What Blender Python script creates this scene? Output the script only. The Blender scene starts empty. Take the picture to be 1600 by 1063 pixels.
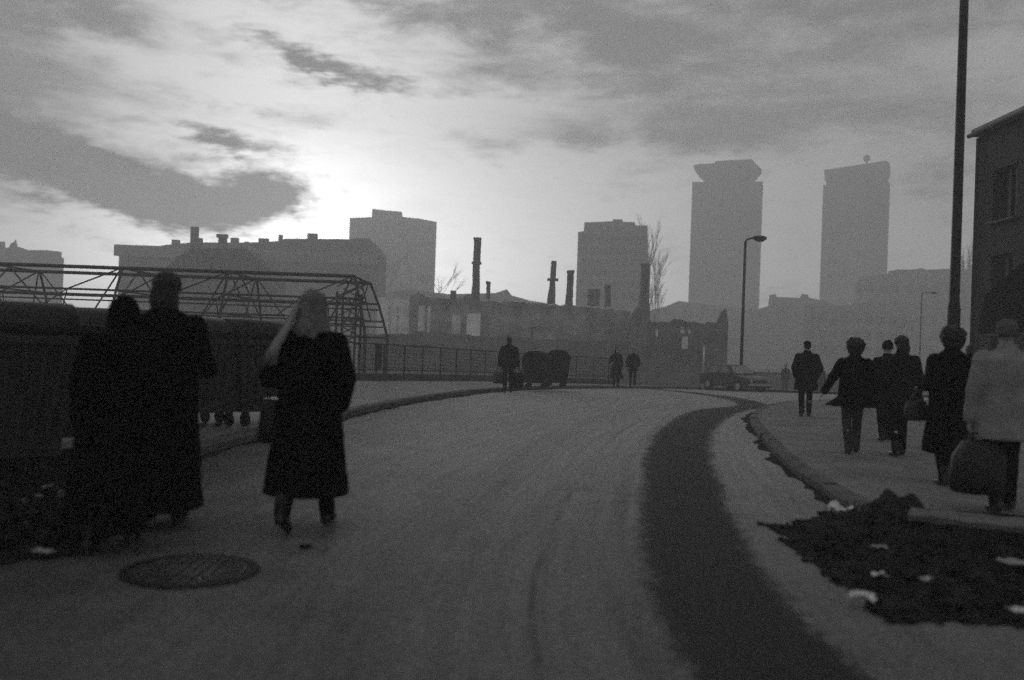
import bpy, bmesh, math, random
from mathutils import Vector, Matrix, noise as mnoise
R = math.radians
PI = math.pi
S = bpy.context.scene
COL = S.collection

# ------------------------------------------------------------------ camera
F = 1400.0            # focal length in pixels of the 1600 px wide photograph
CAMZ = 1.38
ROLL = 0.035
PITCH = 6.0 / F
cam = bpy.data.cameras.new("camera")
camo = bpy.data.objects.new("camera", cam)
COL.objects.link(camo)
cam.sensor_width = 36.0
cam.lens = 36.0 * F / 1600.0
cam.clip_start = 0.05
cam.clip_end = 20000.0
camo.matrix_world = Matrix.Translation((0, 0, CAMZ)) @ Matrix.Rotation(PI / 2 + PITCH, 4, 'X') @ Matrix.Rotation(ROLL, 4, 'Z')
cam.dof.use_dof = True
cam.dof.focus_distance = 26.0
cam.dof.aperture_fstop = 0.95
S.camera = camo


def pdir(x, y):
    u, v = x - 800.0, 531.5 - y
    up = u * math.cos(ROLL) - v * math.sin(ROLL)
    vp = u * math.sin(ROLL) + v * math.cos(ROLL)
    a = math.cos(PITCH) * F - vp * math.sin(PITCH)
    return up / a, (vp * math.cos(PITCH) + F * math.sin(PITCH)) / a


def P(x, y, Y):
    dx, dz = pdir(x, y)
    return Vector((dx * Y, Y, CAMZ + dz * Y))


def gz(Y):
    if Y <= 10: return 0.0
    if Y <= 50: return -0.0005 * (Y - 10) ** 2
    return -0.8 - 1.2 * (1 - math.exp(-(Y - 50) / 30.0))


def G(x, y, off=0.0):
    dx, dz = pdir(x, y)
    best, Y = None, 1.5
    prev = CAMZ + dz * Y - gz(Y) - off
    while Y < 90:
        Y2 = Y * 1.004
        d = CAMZ + dz * Y2 - gz(Y2) - off
        if best is None or abs(d) < best[0]: best = (abs(d), Y2)
        if d <= 0: break
        Y = Y2
    Y = best[1]
    return Vector((dx * Y, Y, gz(Y) + off))


def azel(x, y):
    dx, dz = pdir(x, y)
    return math.atan2(dx, 1), math.atan2(dz, math.hypot(dx, 1))


# ------------------------------------------------------------------ world, sun, exposure
class NT:
    def __init__(self, tree):
        self.t = tree; self.n = tree.nodes; self.l = tree.links
    def new(self, typ, **kw):
        n = self.n.new(typ)
        for k, v in kw.items(): setattr(n, k, v)
        return n
    def put(self, sock, v):
        if hasattr(v, 'is_output'): self.l.new(v, sock)
        else: sock.default_value = v
    def m(self, op, a, b=0.0, c=None, clamp=False):
        n = self.new('ShaderNodeMath', operation=op, use_clamp=clamp)
        self.put(n.inputs[0], a); self.put(n.inputs[1], b)
        if c is not None: self.put(n.inputs[2], c)
        return n.outputs[0]
    def comb(self, x, y, z=0.0):
        n = self.new('ShaderNodeCombineXYZ')
        for i, v in enumerate((x, y, z)): self.put(n.inputs[i], v)
        return n.outputs[0]
    def noise(self, vec, scale, detail=4, rough=0.55, dist=0.0):
        n = self.new('ShaderNodeTexNoise')
        if vec is not None: self.l.new(vec, n.inputs['Vector'])
        n.inputs['Scale'].default_value = scale; n.inputs['Detail'].default_value = detail
        n.inputs['Roughness'].default_value = rough; n.inputs['Distortion'].default_value = dist
        return n.outputs['Fac']
    def smooth(self, v, lo, hi, a=0.0, b=1.0):
        n = self.new('ShaderNodeMapRange', interpolation_type='SMOOTHSTEP')
        self.put(n.inputs[0], v)
        for i, q in enumerate((lo, hi, a, b)): self.put(n.inputs[1 + i], q)
        return n.outputs[0]


SUN_AZ, SUN_EL = azel(476, 342)
W = bpy.data.worlds.new("World"); S.world = W; W.use_nodes = True
wt = NT(W.node_tree); W.node_tree.nodes.clear()
wout = wt.new('ShaderNodeOutputWorld'); bg = wt.new('ShaderNodeBackground')
wt.l.new(bg.outputs[0], wout.inputs[0])
sky = wt.new('ShaderNodeTexSky', sky_type='NISHITA', sun_disc=False)
sky.sun_elevation = SUN_EL; sky.sun_rotation = SUN_AZ
sky.dust_density = 3.0
bw = wt.new('ShaderNodeRGBToBW'); wt.l.new(sky.outputs[0], bw.inputs[0])
tc = wt.new('ShaderNodeTexCoord'); sx = wt.new('ShaderNodeSeparateXYZ'); wt.l.new(tc.outputs['Generated'], sx.inputs[0])
AZ = wt.m('ARCTAN2', sx.outputs[0], sx.outputs[1])
EL = wt.m('ARCSINE', sx.outputs[2])
v1 = wt.comb(wt.m('MULTIPLY', AZ, 1.0), wt.m('MULTIPLY', EL, 2.2), 3.1)
v2 = wt.comb(wt.m('MULTIPLY', AZ, 1.0), wt.m('MULTIPLY', EL, 3.2), 7.7)
nA = wt.noise(v1, 7.0, 6, 0.6)
nB = wt.noise(v2, 5.0, 7, 0.62, 0.3)
nC = wt.noise(v1, 20.0, 5, 0.65)
nD = wt.noise(v2, 13.0, 6, 0.65, 0.4)
nE = wt.noise(v2, 45.0, 4, 0.6, 0.3)
SKY_BASE, SKY_G1, SKY_G2, SKY_DARK, SKY_OVER, SKY_BACK = 0.285, 0.24, 0.7, 0.04, 1.1, 0.85
dAZ = wt.m('ADD', AZ, wt.m('MULTIPLY', wt.m('SUBTRACT', nA, 0.5), 0.16))
dEL = wt.m('ADD', EL, wt.m('MULTIPLY', wt.m('SUBTRACT', nB, 0.5), 0.10))


def blob(px, py, rx, ry, tilt, amp):
    a0, e0 = azel(px, py)
    ca, sa = math.cos(tilt), math.sin(tilt)
    da = wt.m('SUBTRACT', dAZ, a0); de = wt.m('SUBTRACT', dEL, e0)
    p = wt.m('MULTIPLY', wt.m('ADD', wt.m('MULTIPLY', da, ca), wt.m('MULTIPLY', de, sa)), F / rx)
    q = wt.m('MULTIPLY', wt.m('SUBTRACT', wt.m('MULTIPLY', de, ca), wt.m('MULTIPLY', da, sa)), F / ry)
    d2 = wt.m('ADD', wt.m('MULTIPLY', p, p), wt.m('MULTIPLY', q, q))
    return wt.m('MULTIPLY', wt.m('EXPONENT', wt.m('MULTIPLY', d2, -1.0)), amp)


def total(bl):
    s = None
    for b in bl:
        v = blob(*b)
        s = v if s is None else wt.m('ADD', s, v)
    return s


# dark, well-edged cloud banks
dense = total([(70, 250, 190, 46, -0.28, 1.05), (235, 300, 190, 44, -0.15, 1.05), (395, 296, 60, 36, 0.0, 0.95),
               (70, 195, 85, 20, -0.5, 0.75), (345, 214, 95, 16, -0.14, 0.85), (540, 106, 105, 17, -0.22, 0.75),
               (500, 292, 40, 8, -0.25, 0.35), (455, 66, 60, 14, -0.35, 0.6)])
# wide soft grey veils; the left corner one is painted-in lens vignetting
veil = total([(860, 128, 230, 40, -0.1, 1.0), (1010, 208, 290, 30, 0.05, 1.0), (1230, 120, 330, 80, 0.0, 0.8),
              (650, 8, 420, 34, -0.12, 0.9), (120, 5, 190, 30, -0.25, 0.8), (1250, 15, 560, 70, 0.0, 0.8), (700, -60, 900, 70, 0.0, 0.8),
              (-40, 60, 230, 220, 0.0, 1.5), (1480, 190, 220, 90, 0.0, 0.65), (960, 40, 160, 40, -0.4, 0.5)])
tex = wt.m('ADD', wt.m('MULTIPLY', wt.m('SUBTRACT', nC, 0.5), 1.0), wt.m('ADD', wt.m('MULTIPLY', wt.m('SUBTRACT', nE, 0.5), 0.7), wt.m('MULTIPLY', wt.m('SUBTRACT', nB, 0.5), 0.8)))
cd = wt.smooth(wt.m('ADD', dense, tex), 0.12, 0.92)
cv = wt.smooth(wt.m('ADD', veil, wt.m('ADD', wt.m('MULTIPLY', wt.m('SUBTRACT', nB, 0.5), 2.6), wt.m('MULTIPLY', wt.m('SUBTRACT', nD, 0.5), 2.2))), 0.0, 1.7)
# brightness of the bright cloud sheet: glow round the veiled sun, dimmer away from it
sd = wt.m('ADD', wt.m('MULTIPLY', sx.outputs[0], math.sin(SUN_AZ) * math.cos(SUN_EL)),
          wt.m('ADD', wt.m('MULTIPLY', sx.outputs[1], math.cos(SUN_AZ) * math.cos(SUN_EL)),
               wt.m('MULTIPLY', sx.outputs[2], math.sin(SUN_EL))))
ang = wt.m('ARCCOSINE', wt.m('MINIMUM', sd, 0.99999))
g1 = wt.m('EXPONENT', wt.m('MULTIPLY', wt.m('MULTIPLY', ang, ang), -1.0 / (2 * R(15) ** 2)))
g2 = wt.m('EXPONENT', wt.m('MULTIPLY', wt.m('MULTIPLY', ang, ang), -1.0 / (2 * R(3.0) ** 2)))
base = wt.m('ADD', SKY_BASE, wt.m('ADD', wt.m('MULTIPLY', g1, SKY_G1), wt.m('MULTIPLY', g2, SKY_G2)))
base = wt.m('ADD', base, wt.m('MULTIPLY', bw.outputs[0], 0.05))
mott = wt.m('ADD', 0.66, wt.m('ADD', wt.m('MULTIPLY', nB, 0.4), wt.m('MULTIPLY', nD, 0.28)))
base = wt.m('MULTIPLY', base, mott)
# overhead sky, out of view, brightened to light the haze; dimmer away from sun
over = wt.smooth(EL, R(17), R(42), 1.0, SKY_OVER)
base = wt.m('MULTIPLY', base, wt.m('MULTIPLY', over, wt.smooth(ang, R(30), R(100), 1.0, SKY_BACK)))
# the clouds' own grey keeps a bit of the glow behind
base = wt.m('MULTIPLY', base, wt.m('SUBTRACT', 1.0, wt.m('MULTIPLY', cv, 0.78)))
dark = wt.m('MULTIPLY', wt.m('ADD', SKY_DARK, wt.m('MULTIPLY', g1, 0.12)), wt.m('ADD', 0.75, wt.m('MULTIPLY', nC, 0.5)))
mx = wt.new('ShaderNodeMix', data_type='FLOAT')
wt.put(mx.inputs['Factor'], wt.m('MULTIPLY', cd, 0.9)); wt.put(mx.inputs['A'], base); wt.put(mx.inputs['B'], dark)
wt.l.new(mx.outputs['Result'], bg.inputs['Color'])
bg.inputs['Strength'].default_value = 1.0

sun = bpy.data.lights.new("sun", 'SUN'); suno = bpy.data.objects.new("sun", sun); COL.objects.link(suno)
sun.energy = 1.5; sun.angle = R(12); sun.color = (1, 1, 1)
sdv = Vector((math.sin(SUN_AZ) * math.cos(SUN_EL), math.cos(SUN_AZ) * math.cos(SUN_EL), math.sin(SUN_EL)))
suno.rotation_euler = sdv.to_track_quat('Z', 'Y').to_euler()
suno.location = sdv * 60 + Vector((0, 0, 20))

vs = S.view_settings
S.display_settings.display_device = 'sRGB'
vs.view_transform = 'Standard'; vs.look = 'None'; vs.exposure = 0.42; vs.gamma = 1.0; vs.use_curve_mapping = False
S.render.engine = 'CYCLES'
S.cycles.volume_bounces = 1
S.cycles.max_bounces = 4; S.cycles.diffuse_bounces = 2
S.cycles.use_denoising = False
S.cycles.use_adaptive_sampling = True; S.cycles.adaptive_threshold = 0.025; S.cycles.adaptive_min_samples = 24
S.render.filter_size = 2.0

HAZE_DENSITY, HAZE_TOP, HAZE_FAR = 0.0039, 103.0, 402.0

# ------------------------------------------------------------------ materials (all neutral greys: a black and white photograph)
MATS = {}


def mat(name, g, rough=0.85, var=0.25, scale=3.0, bump=0.0, bscale=40.0, spec=0.3, stretch=None):
    if name in MATS: return MATS[name]
    m = bpy.data.materials.new(name); m.use_nodes = True
    t = NT(m.node_tree); b = m.node_tree.nodes['Principled BSDF']
    b.inputs['Roughness'].default_value = rough
    b.inputs['Specular IOR Level'].default_value = spec
    c = t.new('ShaderNodeTexCoord'); vec = c.outputs['Object']
    if stretch:
        mp = t.new('ShaderNodeMapping'); t.l.new(vec, mp.inputs[0]); mp.inputs['Scale'].default_value = stretch; vec = mp.outputs[0]
    n = t.noise(vec, scale, 6, 0.65)
    val = t.m('MULTIPLY', g, t.smooth(n, 0.25, 0.75, 1 - var, 1 + var))
    cc = t.new('ShaderNodeCombineColor')
    for i in range(3): t.l.new(val, cc.inputs[i])
    t.l.new(cc.outputs[0], b.inputs['Base Color'])
    if bump:
        n2 = t.noise(vec, bscale, 5, 0.6)
        bn = t.new('ShaderNodeBump'); bn.inputs['Strength'].default_value = bump; bn.inputs['Distance'].default_value = 0.02
        t.l.new(n2, bn.inputs['Height']); t.l.new(bn.outputs[0], b.inputs['Normal'])
    MATS[name] = m
    return m


CLOTH_BLACK = mat('black_wool', 0.003, 0.95, 0.4, 6, 0.3, 60, 0.03)
CLOTH_DARK = mat('dark_wool', 0.010, 0.95, 0.4, 6, 0.3, 60, 0.04)
CLOTH_GREY = mat('grey_wool', 0.05, 0.95, 0.3, 6, 0.3, 60, 0.1)
CLOTH_PALE = mat('pale_jacket', 0.17, 0.9, 0.25, 5, 0.3, 40, 0.15)
JEANS = mat('faded_trousers', 0.045, 0.95, 0.35, 5, 0.2, 60, 0.1)
SKIN = mat('skin', 0.22, 0.6, 0.1, 8, 0.0)
HAIR = mat('dark_hair', 0.012, 0.6, 0.4, 30, 0.5, 80, 0.3)
SCARF = mat('headscarf', 0.11, 0.9, 0.35, 12, 0.3, 50, 0.1)
PALE = mat('pale_scarf', 0.20, 0.9, 0.2, 12, 0.3, 50, 0.1)
LEATHER = mat('black_leather', 0.012, 0.5, 0.3, 10, 0.2, 60, 0.3)
PAPER = mat('white_paper', 0.5, 0.8, 0.12, 8, 0.2, 30, 0.2)
STEEL = mat('dark_steel', 0.03, 0.7, 0.4, 3, 0.1, 40, 0.3)
POST = mat('painted_post', 0.02, 0.6, 0.3, 4, 0.1, 30, 0.3)
GALV = mat('dumpster_steel', 0.020, 0.7, 0.5, 2.5, 0.2, 20, 0.25, (1, 1, 0.3))
GALV_LID = mat('dumpster_lid', 0.013, 0.8, 0.5, 2.5, 0.2, 20, 0.15)
RUBBER = mat('rubber', 0.012, 0.8, 0.2, 8)
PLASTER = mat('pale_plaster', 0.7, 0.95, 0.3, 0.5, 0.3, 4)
BURNT = mat('burnt_plaster', 0.22, 0.95, 0.7, 0.45, 0.4, 4)
BRICKD = mat('dark_brick', 0.12, 0.95, 0.5, 0.6, 0.5, 5)
WALLD = mat('grimy_wall', 0.13, 0.95, 0.4, 0.5, 0.4, 4)
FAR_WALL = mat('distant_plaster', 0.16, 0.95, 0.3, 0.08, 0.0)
FAR_ROOF = mat('distant_roof', 0.09, 0.95, 0.3, 0.15, 0.0)
GLASS = mat('dark_glass', 0.01, 0.25, 0.2, 1, 0.0, 1, 0.5)
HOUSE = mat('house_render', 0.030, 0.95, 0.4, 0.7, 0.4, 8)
ROOFT = mat('roof_sheet', 0.20, 0.8, 0.3, 1.2, 0.2, 10)
CONC = mat('kerb_concrete', 0.07, 0.95, 0.4, 2.5, 0.5, 25)
CONC_SLAB = mat('slab_concrete', 0.10, 0.95, 0.3, 3, 0.4, 25)
IRON = mat('cast_iron', 0.035, 0.7, 0.8, 9, 0.2, 60, 0.3)
BARK = mat('bark', 0.05, 0.95, 0.3, 4)
CARP = mat('car_paint', 0.02, 0.45, 0.3, 1.5, 0.0, 1, 0.5)
CARGLASS = mat('car_glass', 0.12, 0.25, 0.2, 1, 0.0, 1, 0.5)  # grey in the colour stands in for brightness seen through the panes
CHROME = mat('dull_chrome', 0.25, 0.45, 0.2, 4, 0.0, 1, 0.5)
SIGNW = mat('pale_post_paint', 0.5, 0.7, 0.2, 3)
FENCEM = mat('mesh_panel', 0.05, 0.9, 0.3, 3)

# ------------------------------------------------------------------ object helpers


def link_mesh(name, bm, material, parent=None, smooth=False, loc=None):
    me = bpy.data.meshes.new(name)
    if isinstance(bm, bpy.types.Mesh): me = bm
    else:
        bmesh.ops.recalc_face_normals(bm, faces=bm.faces); bm.to_mesh(me); bm.free()
    me.materials.clear(); me.materials.append(material)
    if smooth:
        for p in me.polygons: p.use_smooth = True
    o = bpy.data.objects.new(name, me); COL.objects.link(o)
    if parent is not None: o.parent = parent
    if loc is not None: o.location = loc
    return o


def tag(o, label=None, cat=None, group=None, kind=None):
    if label: o['label'] = label
    if cat: o['category'] = cat
    if group: o['group'] = group
    if kind: o['kind'] = kind
    return o


def thing(name, label, cat, loc=(0, 0, 0), rz=0.0, group=None):
    o = bpy.data.objects.new(name, None); COL.objects.link(o)
    o.location = loc; o.rotation_euler = (0, 0, rz); o.empty_display_size = 0.2
    return tag(o, label, cat, group)


def copy_tree(o, parent=None):
    c = o.copy(); COL.objects.link(c)
    c.parent = parent
    for ch in list(o.children): copy_tree(ch, c)
    return c


def add_box(bm, c, s, rot=None):
    m = Matrix.Translation(c)
    if rot is not None: m = m @ rot
    m = m @ Matrix.Diagonal((s[0], s[1], s[2], 1))
    return bmesh.ops.create_cube(bm, size=1.0, matrix=m)


def axes(a, b):
    z = (Vector(b) - Vector(a)); L = z.length
    if L < 1e-9: return Matrix.Identity(3), 0
    return z.to_track_quat('Z', 'Y').to_matrix(), L


def add_tube(bm, pts, rad, seg=8, cap=True):
    """round tube along points; rad is a number or a list"""
    pts = [Vector(p) for p in pts]; n = len(pts)
    rs = rad if isinstance(rad, (list, tuple)) else [rad] * n
    rings = []
    for i, p in enumerate(pts):
        a = pts[max(0, i - 1)]; b = pts[min(n - 1, i + 1)]
        M, _ = axes(a, b)
        ring = [bm.verts.new(p + M @ Vector((math.cos(2 * PI * k / seg) * rs[i], math.sin(2 * PI * k / seg) * rs[i], 0))) for k in range(seg)]
        rings.append(ring)
    for r0, r1 in zip(rings, rings[1:]):
        for k in range(seg):
            bm.faces.new((r0[k], r0[(k + 1) % seg], r1[(k + 1) % seg], r1[k]))
    if cap:
        bm.faces.new(rings[0][::-1]); bm.faces.new(rings[-1])


def add_capsule(bm, a, b, ra, rb, seg=12):
    a, b = Vector(a), Vector(b); M, L = axes(a, b)
    d = M @ Vector((0, 0, 1))
    pts, rs = [], []
    for t in (0.98, 0.8, 0.45): pts.append(a - d * ra * t); rs.append(ra * math.sqrt(1 - t * t))
    pts.append(a); rs.append(ra); pts.append(b); rs.append(rb)
    for t in (0.45, 0.8, 0.98): pts.append(b + d * rb * t); rs.append(rb * math.sqrt(1 - t * t))
    n = len(pts); rings = []
    for p, r in zip(pts, rs):
        rings.append([bm.verts.new(p + M @ Vector((math.cos(2 * PI * k / seg) * r, math.sin(2 * PI * k / seg) * r, 0))) for k in range(seg)])
    for r0, r1 in zip(rings, rings[1:]):
        for k in range(seg): bm.faces.new((r0[k], r0[(k + 1) % seg], r1[(k + 1) % seg], r1[k]))
    bm.faces.new(rings[0][::-1]); bm.faces.new(rings[-1])


def add_ell(bm, c, r, rot=None, seg=18):
    m = Matrix.Translation(c)
    if rot is not None: m = m @ rot
    bmesh.ops.create_uvsphere(bm, u_segments=seg, v_segments=seg // 2 + 2, radius=1.0, matrix=m @ Matrix.Diagonal((r[0], r[1], r[2], 1)))


def add_loft(bm, rings, seg=40):
    """closed loft of elliptical rings: (z, cx, cy, rx, ry[, fold amplitude, fold count, phase])"""
    vs_ = []
    for r in rings:
        z, cx, cy, rx, ry = r[:5]; amp, k, ph = r[5:8] if len(r) > 5 else (0, 0, 0)
        ring = []
        for i in range(seg):
            t = 2 * PI * i / seg
            f = 1 + amp * (math.sin(k * t + ph) + 0.5 * math.sin((k + 2) * t + 2.1 * ph))
            ring.append(bm.verts.new((cx + rx * f * math.cos(t), cy + ry * f * math.sin(t), z)))
        vs_.append(ring)
    for r0, r1 in zip(vs_, vs_[1:]):
        for k in range(seg): bm.faces.new((r0[k], r0[(k + 1) % seg], r1[(k + 1) % seg], r1[k]))
    bm.faces.new(vs_[0][::-1]); bm.faces.new(vs_[-1])


def remesh(name, bm, voxel, smooth=3):
    bmesh.ops.recalc_face_normals(bm, faces=bm.faces)
    me = bpy.data.meshes.new(name); bm.to_mesh(me); bm.free()
    o = bpy.data.objects.new(name, me); COL.objects.link(o)
    r = o.modifiers.new('r', 'REMESH'); r.mode = 'VOXEL'; r.voxel_size = voxel
    s = o.modifiers.new('s', 'SMOOTH'); s.factor = 0.5; s.iterations = smooth
    dg = bpy.context.evaluated_depsgraph_get(); dg.update()
    out = bpy.data.meshes.new_from_object(o.evaluated_get(dg))
    bpy.data.objects.remove(o); bpy.data.meshes.remove(me)
    out.name = name
    return out


def sheet(name, poly, off, material, step=1.0, thick=0.0, jitter=0.0):
    """a flat polygon (x, y) laid on the terrain, optionally with a thickness below"""
    bm = bmesh.new()
    vsx = [bm.verts.new((p[0], p[1], 0)) for p in poly]
    bm.faces.new(vsx)
    y0 = min(p[1] for p in poly); y1 = max(p[1] for p in poly)
    y = max(y0, 10.0)
    while y < min(y1, 160):
        bmesh.ops.bisect_plane(bm, geom=bm.verts[:] + bm.edges[:] + bm.faces[:], plane_co=(0, y, 0), plane_no=(0, 1, 0), dist=1e-6)
        y += step if y < 60 else step * 6
    for v in bm.verts: v.co.z = gz(v.co.y) + off
    if thick:
        r = bmesh.ops.extrude_face_region(bm, geom=bm.faces[:])
        for e in r['geom']:
            if isinstance(e, bmesh.types.BMVert): e.co.z -= thick
    return link_mesh(name, bm, material)


def smooth_line(pts, n=6):
    """Catmull-Rom through 2-D/3-D points"""
    pts = [Vector(p) for p in pts]; out = []
    for i in range(len(pts) - 1):
        p0 = pts[max(0, i - 1)]; p1 = pts[i]; p2 = pts[i + 1]; p3 = pts[min(len(pts) - 1, i + 2)]
        for k in range(n):
            t = k / n
            out.append(0.5 * ((2 * p1) + (p2 - p0) * t + (2 * p0 - 5 * p1 + 4 * p2 - p3) * t * t + (3 * p1 - p0 - 3 * p2 + p3) * t ** 3))
    out.append(pts[-1]); return out


def kerb(name, line, w, h, material, off=0.0, side=1):
    """kerb stones along a line; the body lies to the given side"""
    bm = bmesh.new()
    rnd = random.Random(5)
    # resample into stones of about 0.9 m with a narrow joint
    cum = [0.0]
    for p, q in zip(line, line[1:]): cum.append(cum[-1] + (q - p).to_2d().length)
    def at(d):
        d = max(0.0, min(cum[-1], d))
        for i in range(len(line) - 1):
            if cum[i + 1] >= d: return line[i].lerp(line[i + 1], (d - cum[i]) / max(1e-6, cum[i + 1] - cum[i]))
        return line[-1]
    d0 = 0.0
    while d0 < cum[-1] - 0.05:
        L = rnd.uniform(0.75, 1.05); d1 = min(cum[-1], d0 + L); rings = []
        jz, jx = rnd.uniform(-0.012, 0.008), rnd.uniform(-0.012, 0.012)
        for k in range(4):
            e = d0 + 0.014 + (d1 - d0 - 0.028) * k / 3
            p = at(e); a, b = at(e - 0.15), at(e + 0.15)
            d = Vector((b.x - a.x, b.y - a.y, 0)).normalized(); nn = Vector((-d.y, d.x, 0)) * side
            z = gz(p.y) + off; r_ = rnd.uniform(-0.008, 0.008)
            prof = [(jx, -0.15), (jx + r_, h - 0.035 + jz), (jx + 0.03 + r_, h + jz), (w, h + jz), (w, -0.15)]
            rings.append([bm.verts.new(Vector((p.x, p.y, 0)) + nn * a_ + Vector((0, 0, z + b_))) for a_, b_ in prof])
        for r0, r1 in zip(rings, rings[1:]):
            for k in range(5): bm.faces.new((r0[k], r0[(k + 1) % 5], r1[(k + 1) % 5], r1[k]))
        bm.faces.new(rings[0]); bm.faces.new(rings[-1][::-1])
        d0 = d1
    o = link_mesh(name, bm, material)
    return tag(o, kind='structure')


def fbm(x, y, z=0.0, o=4):
    return mnoise.fractal(Vector((x, y, z)), 1.0, 2.0, o)


# ------------------------------------------------------------------ ground, road, pavements
gm = mat('earth', 0.05, 0.95, 0.4, 0.3, 0.4, 3)
bm = bmesh.new()
xs = [-700, -200, -60, -20, 0, 20, 60, 200, 700]
ys = [-60, -10, 0, 5, 10] + [12 + 2 * i for i in range(25)] + [65, 70, 80, 90, 110, 150, 250, 500, 1200]
gv = [[bm.verts.new((x, y, gz(y) - 0.06)) for x in xs] for y in ys]
for i in range(len(ys) - 1):
    for j in range(len(xs) - 1): bm.faces.new((gv[i][j], gv[i][j + 1], gv[i + 1][j + 1], gv[i + 1][j]))
tag(link_mesh('ground', bm, gm), kind='structure')


def px_line(pxs, off=0.0, n=6):
    return smooth_line([G(x, y, off) for x, y in pxs], n)


left_kerb = px_line([(-260, 1010), (-90, 905), (60, 830), (170, 775), (270, 728), (385, 692), (530, 655), (640, 631), (770, 613), (880, 608), (1000, 607.5), (1100, 609)], 0, 6)
# carry the far kerb on to the right, round the bend
e = left_kerb[-1]; dlast = (left_kerb[-1] - left_kerb[-4]).normalized()
left_kerb += [e + Vector((6 * k, -0.12 * k * k * 0.3, 0)) for k in range(1, 9)]
left_kerb = [Vector((p.x, p.y, gz(p.y))) for p in left_kerb]
right_kerb_px = [(1600, 631), (1400, 629.5), (1260, 630), (1205, 637), (1178, 648), (1172, 661), (1190, 690), (1238, 738), (1295, 778), (1345, 806)]
right_kerb = px_line(right_kerb_px, 0, 6)

# the worn dark track on the carriageway, as centre and half width along the distance
trk = []
for (xl, xr, y) in [(1085, 1380, 1063), (1045, 1300, 1000), (1012, 1218, 920), (999, 1162, 840), (1000, 1122, 755), (1013, 1106, 692), (1040, 1116, 662), (1085, 1150, 641), (1150, 1192, 631)]:
    a, b = G(xl, y), G(xr, y)
    trk.append((a.y, (a.x + b.x) / 2, abs(b.x - a.x) / 2))

m = bpy.data.materials.new('asphalt'); m.use_nodes = True
t = NT(m.node_tree); pb = m.node_tree.nodes['Principled BSDF']
geo = t.new('ShaderNodeNewGeometry'); sp = t.new('ShaderNodeSeparateXYZ'); t.l.new(geo.outputs['Position'], sp.inputs[0])
YMAX = 40.0


def fcurve(pts, lo, hi):
    n = t.new('ShaderNodeFloatCurve'); c = n.mapping.curves[0]
    pp = sorted([(p[0] / YMAX, (p[1] - lo) / (hi - lo)) for p in pts])
    pp = [(0.0, pp[0][1])] + pp + [(1.0, pp[-1][1])]
    c.points[0].location = pp[0]; c.points[1].location = pp[-1]
    for q in pp[1:-1]: c.points.new(q[0], q[1])
    n.mapping.use_clip = False
    n.mapping.update()
    t.l.new(t.m('DIVIDE', sp.outputs[1], YMAX), n.inputs['Value'])
    return t.m('ADD', lo, t.m('MULTIPLY', n.outputs[0], hi - lo))


CX = fcurve([(a, b) for a, b, c in trk], -2.0, 12.0)
HW = fcurve([(a, c) for a, b, c in trk], 0.0, 2.0)
pos = geo.outputs['Position']
nz1 = t.noise(pos, 1.6, 5, 0.65); nz2 = t.noise(pos, 9.0, 5, 0.7); nz3 = t.noise(pos, 60.0, 3, 0.7); nz4 = t.noise(pos, 0.35, 4, 0.6)
off = t.m('SUBTRACT', sp.outputs[0], CX)
rel = t.m('DIVIDE', t.m('ABSOLUTE', off), HW)
rel = t.m('ADD', rel, t.m('MULTIPLY', t.m('SUBTRACT', nz1, 0.5), 0.55))
rel = t.m('ADD', rel, t.m('MULTIPLY', t.m('SUBTRACT', nz2, 0.5), 0.8))
rel = t.m('ADD', rel, t.m('MULTIPLY', t.m('SUBTRACT', t.noise(pos, 30.0, 4, 0.7), 0.5), 0.7))
track = t.smooth(rel, 0.78, 1.14, 1.0, 0.0)
# fainter tracks of other wheels, parallel to it


def faint(shift, width, amp):
    r_ = t.m('ABSOLUTE', t.m('SUBTRACT', off, shift))
    r_ = t.m('ADD', r_, t.m('MULTIPLY', t.m('SUBTRACT', nz1, 0.5), min(0.22, width * 1.2)))
    return t.m('MULTIPLY', t.smooth(r_, width * 0.3, width, 1.0, 0.0), t.m('MULTIPLY', t.smooth(nz4, 0.35, 0.65), amp))


f1 = t.m('MULTIPLY', faint(-1.05, 0.035, 0.7), t.smooth(nz1, 0.42, 0.58)); f2 = faint(-1.9, 0.35, 0.22); f3 = faint(-0.55, 0.12, 0.3)
streak = t.noise(t.comb(t.m('MULTIPLY', off, 9.0), t.m('MULTIPLY', sp.outputs[1], 0.3)), 1.0, 5, 0.7)
shade_grad = t.m('MULTIPLY', t.smooth(t.m('ADD', sp.outputs[1], t.m('MULTIPLY', nz1, 4.0)), 4.0, 15.0, 0.58, 1.45), t.smooth(t.m('ADD', sp.outputs[0], t.m('MULTIPLY', nz1, 1.5)), -3.0, 0.4, 0.25, 1.0))   # brightness falloff painted into the colour: darker near and left, paler towards the bend
dusty = t.m('MULTIPLY', t.m('MULTIPLY', 0.145, shade_grad), t.m('ADD', 0.28, t.m('ADD', t.m('MULTIPLY', nz2, 0.5), t.m('MULTIPLY', streak, 0.95))))
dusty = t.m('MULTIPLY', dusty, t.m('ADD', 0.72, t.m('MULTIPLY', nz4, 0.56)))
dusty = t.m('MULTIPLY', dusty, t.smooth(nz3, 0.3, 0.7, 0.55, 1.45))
nz5 = t.noise(pos, 22.0, 3, 0.7)
dusty = t.m('MULTIPLY', dusty, t.smooth(nz5, 0.3, 0.7, 0.7, 1.3))
vo = t.new('ShaderNodeTexVoronoi', feature='DISTANCE_TO_EDGE'); vo.inputs['Scale'].default_value = 0.42
vw = t.new('ShaderNodeVectorMath', operation='ADD'); t.l.new(pos, vw.inputs[0]); t.l.new(t.comb(t.m('MULTIPLY', nz2, 0.5), t.m('MULTIPLY', nz1, 0.9)), vw.inputs[1]); t.l.new(vw.outputs[0], vo.inputs['Vector'])
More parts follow.
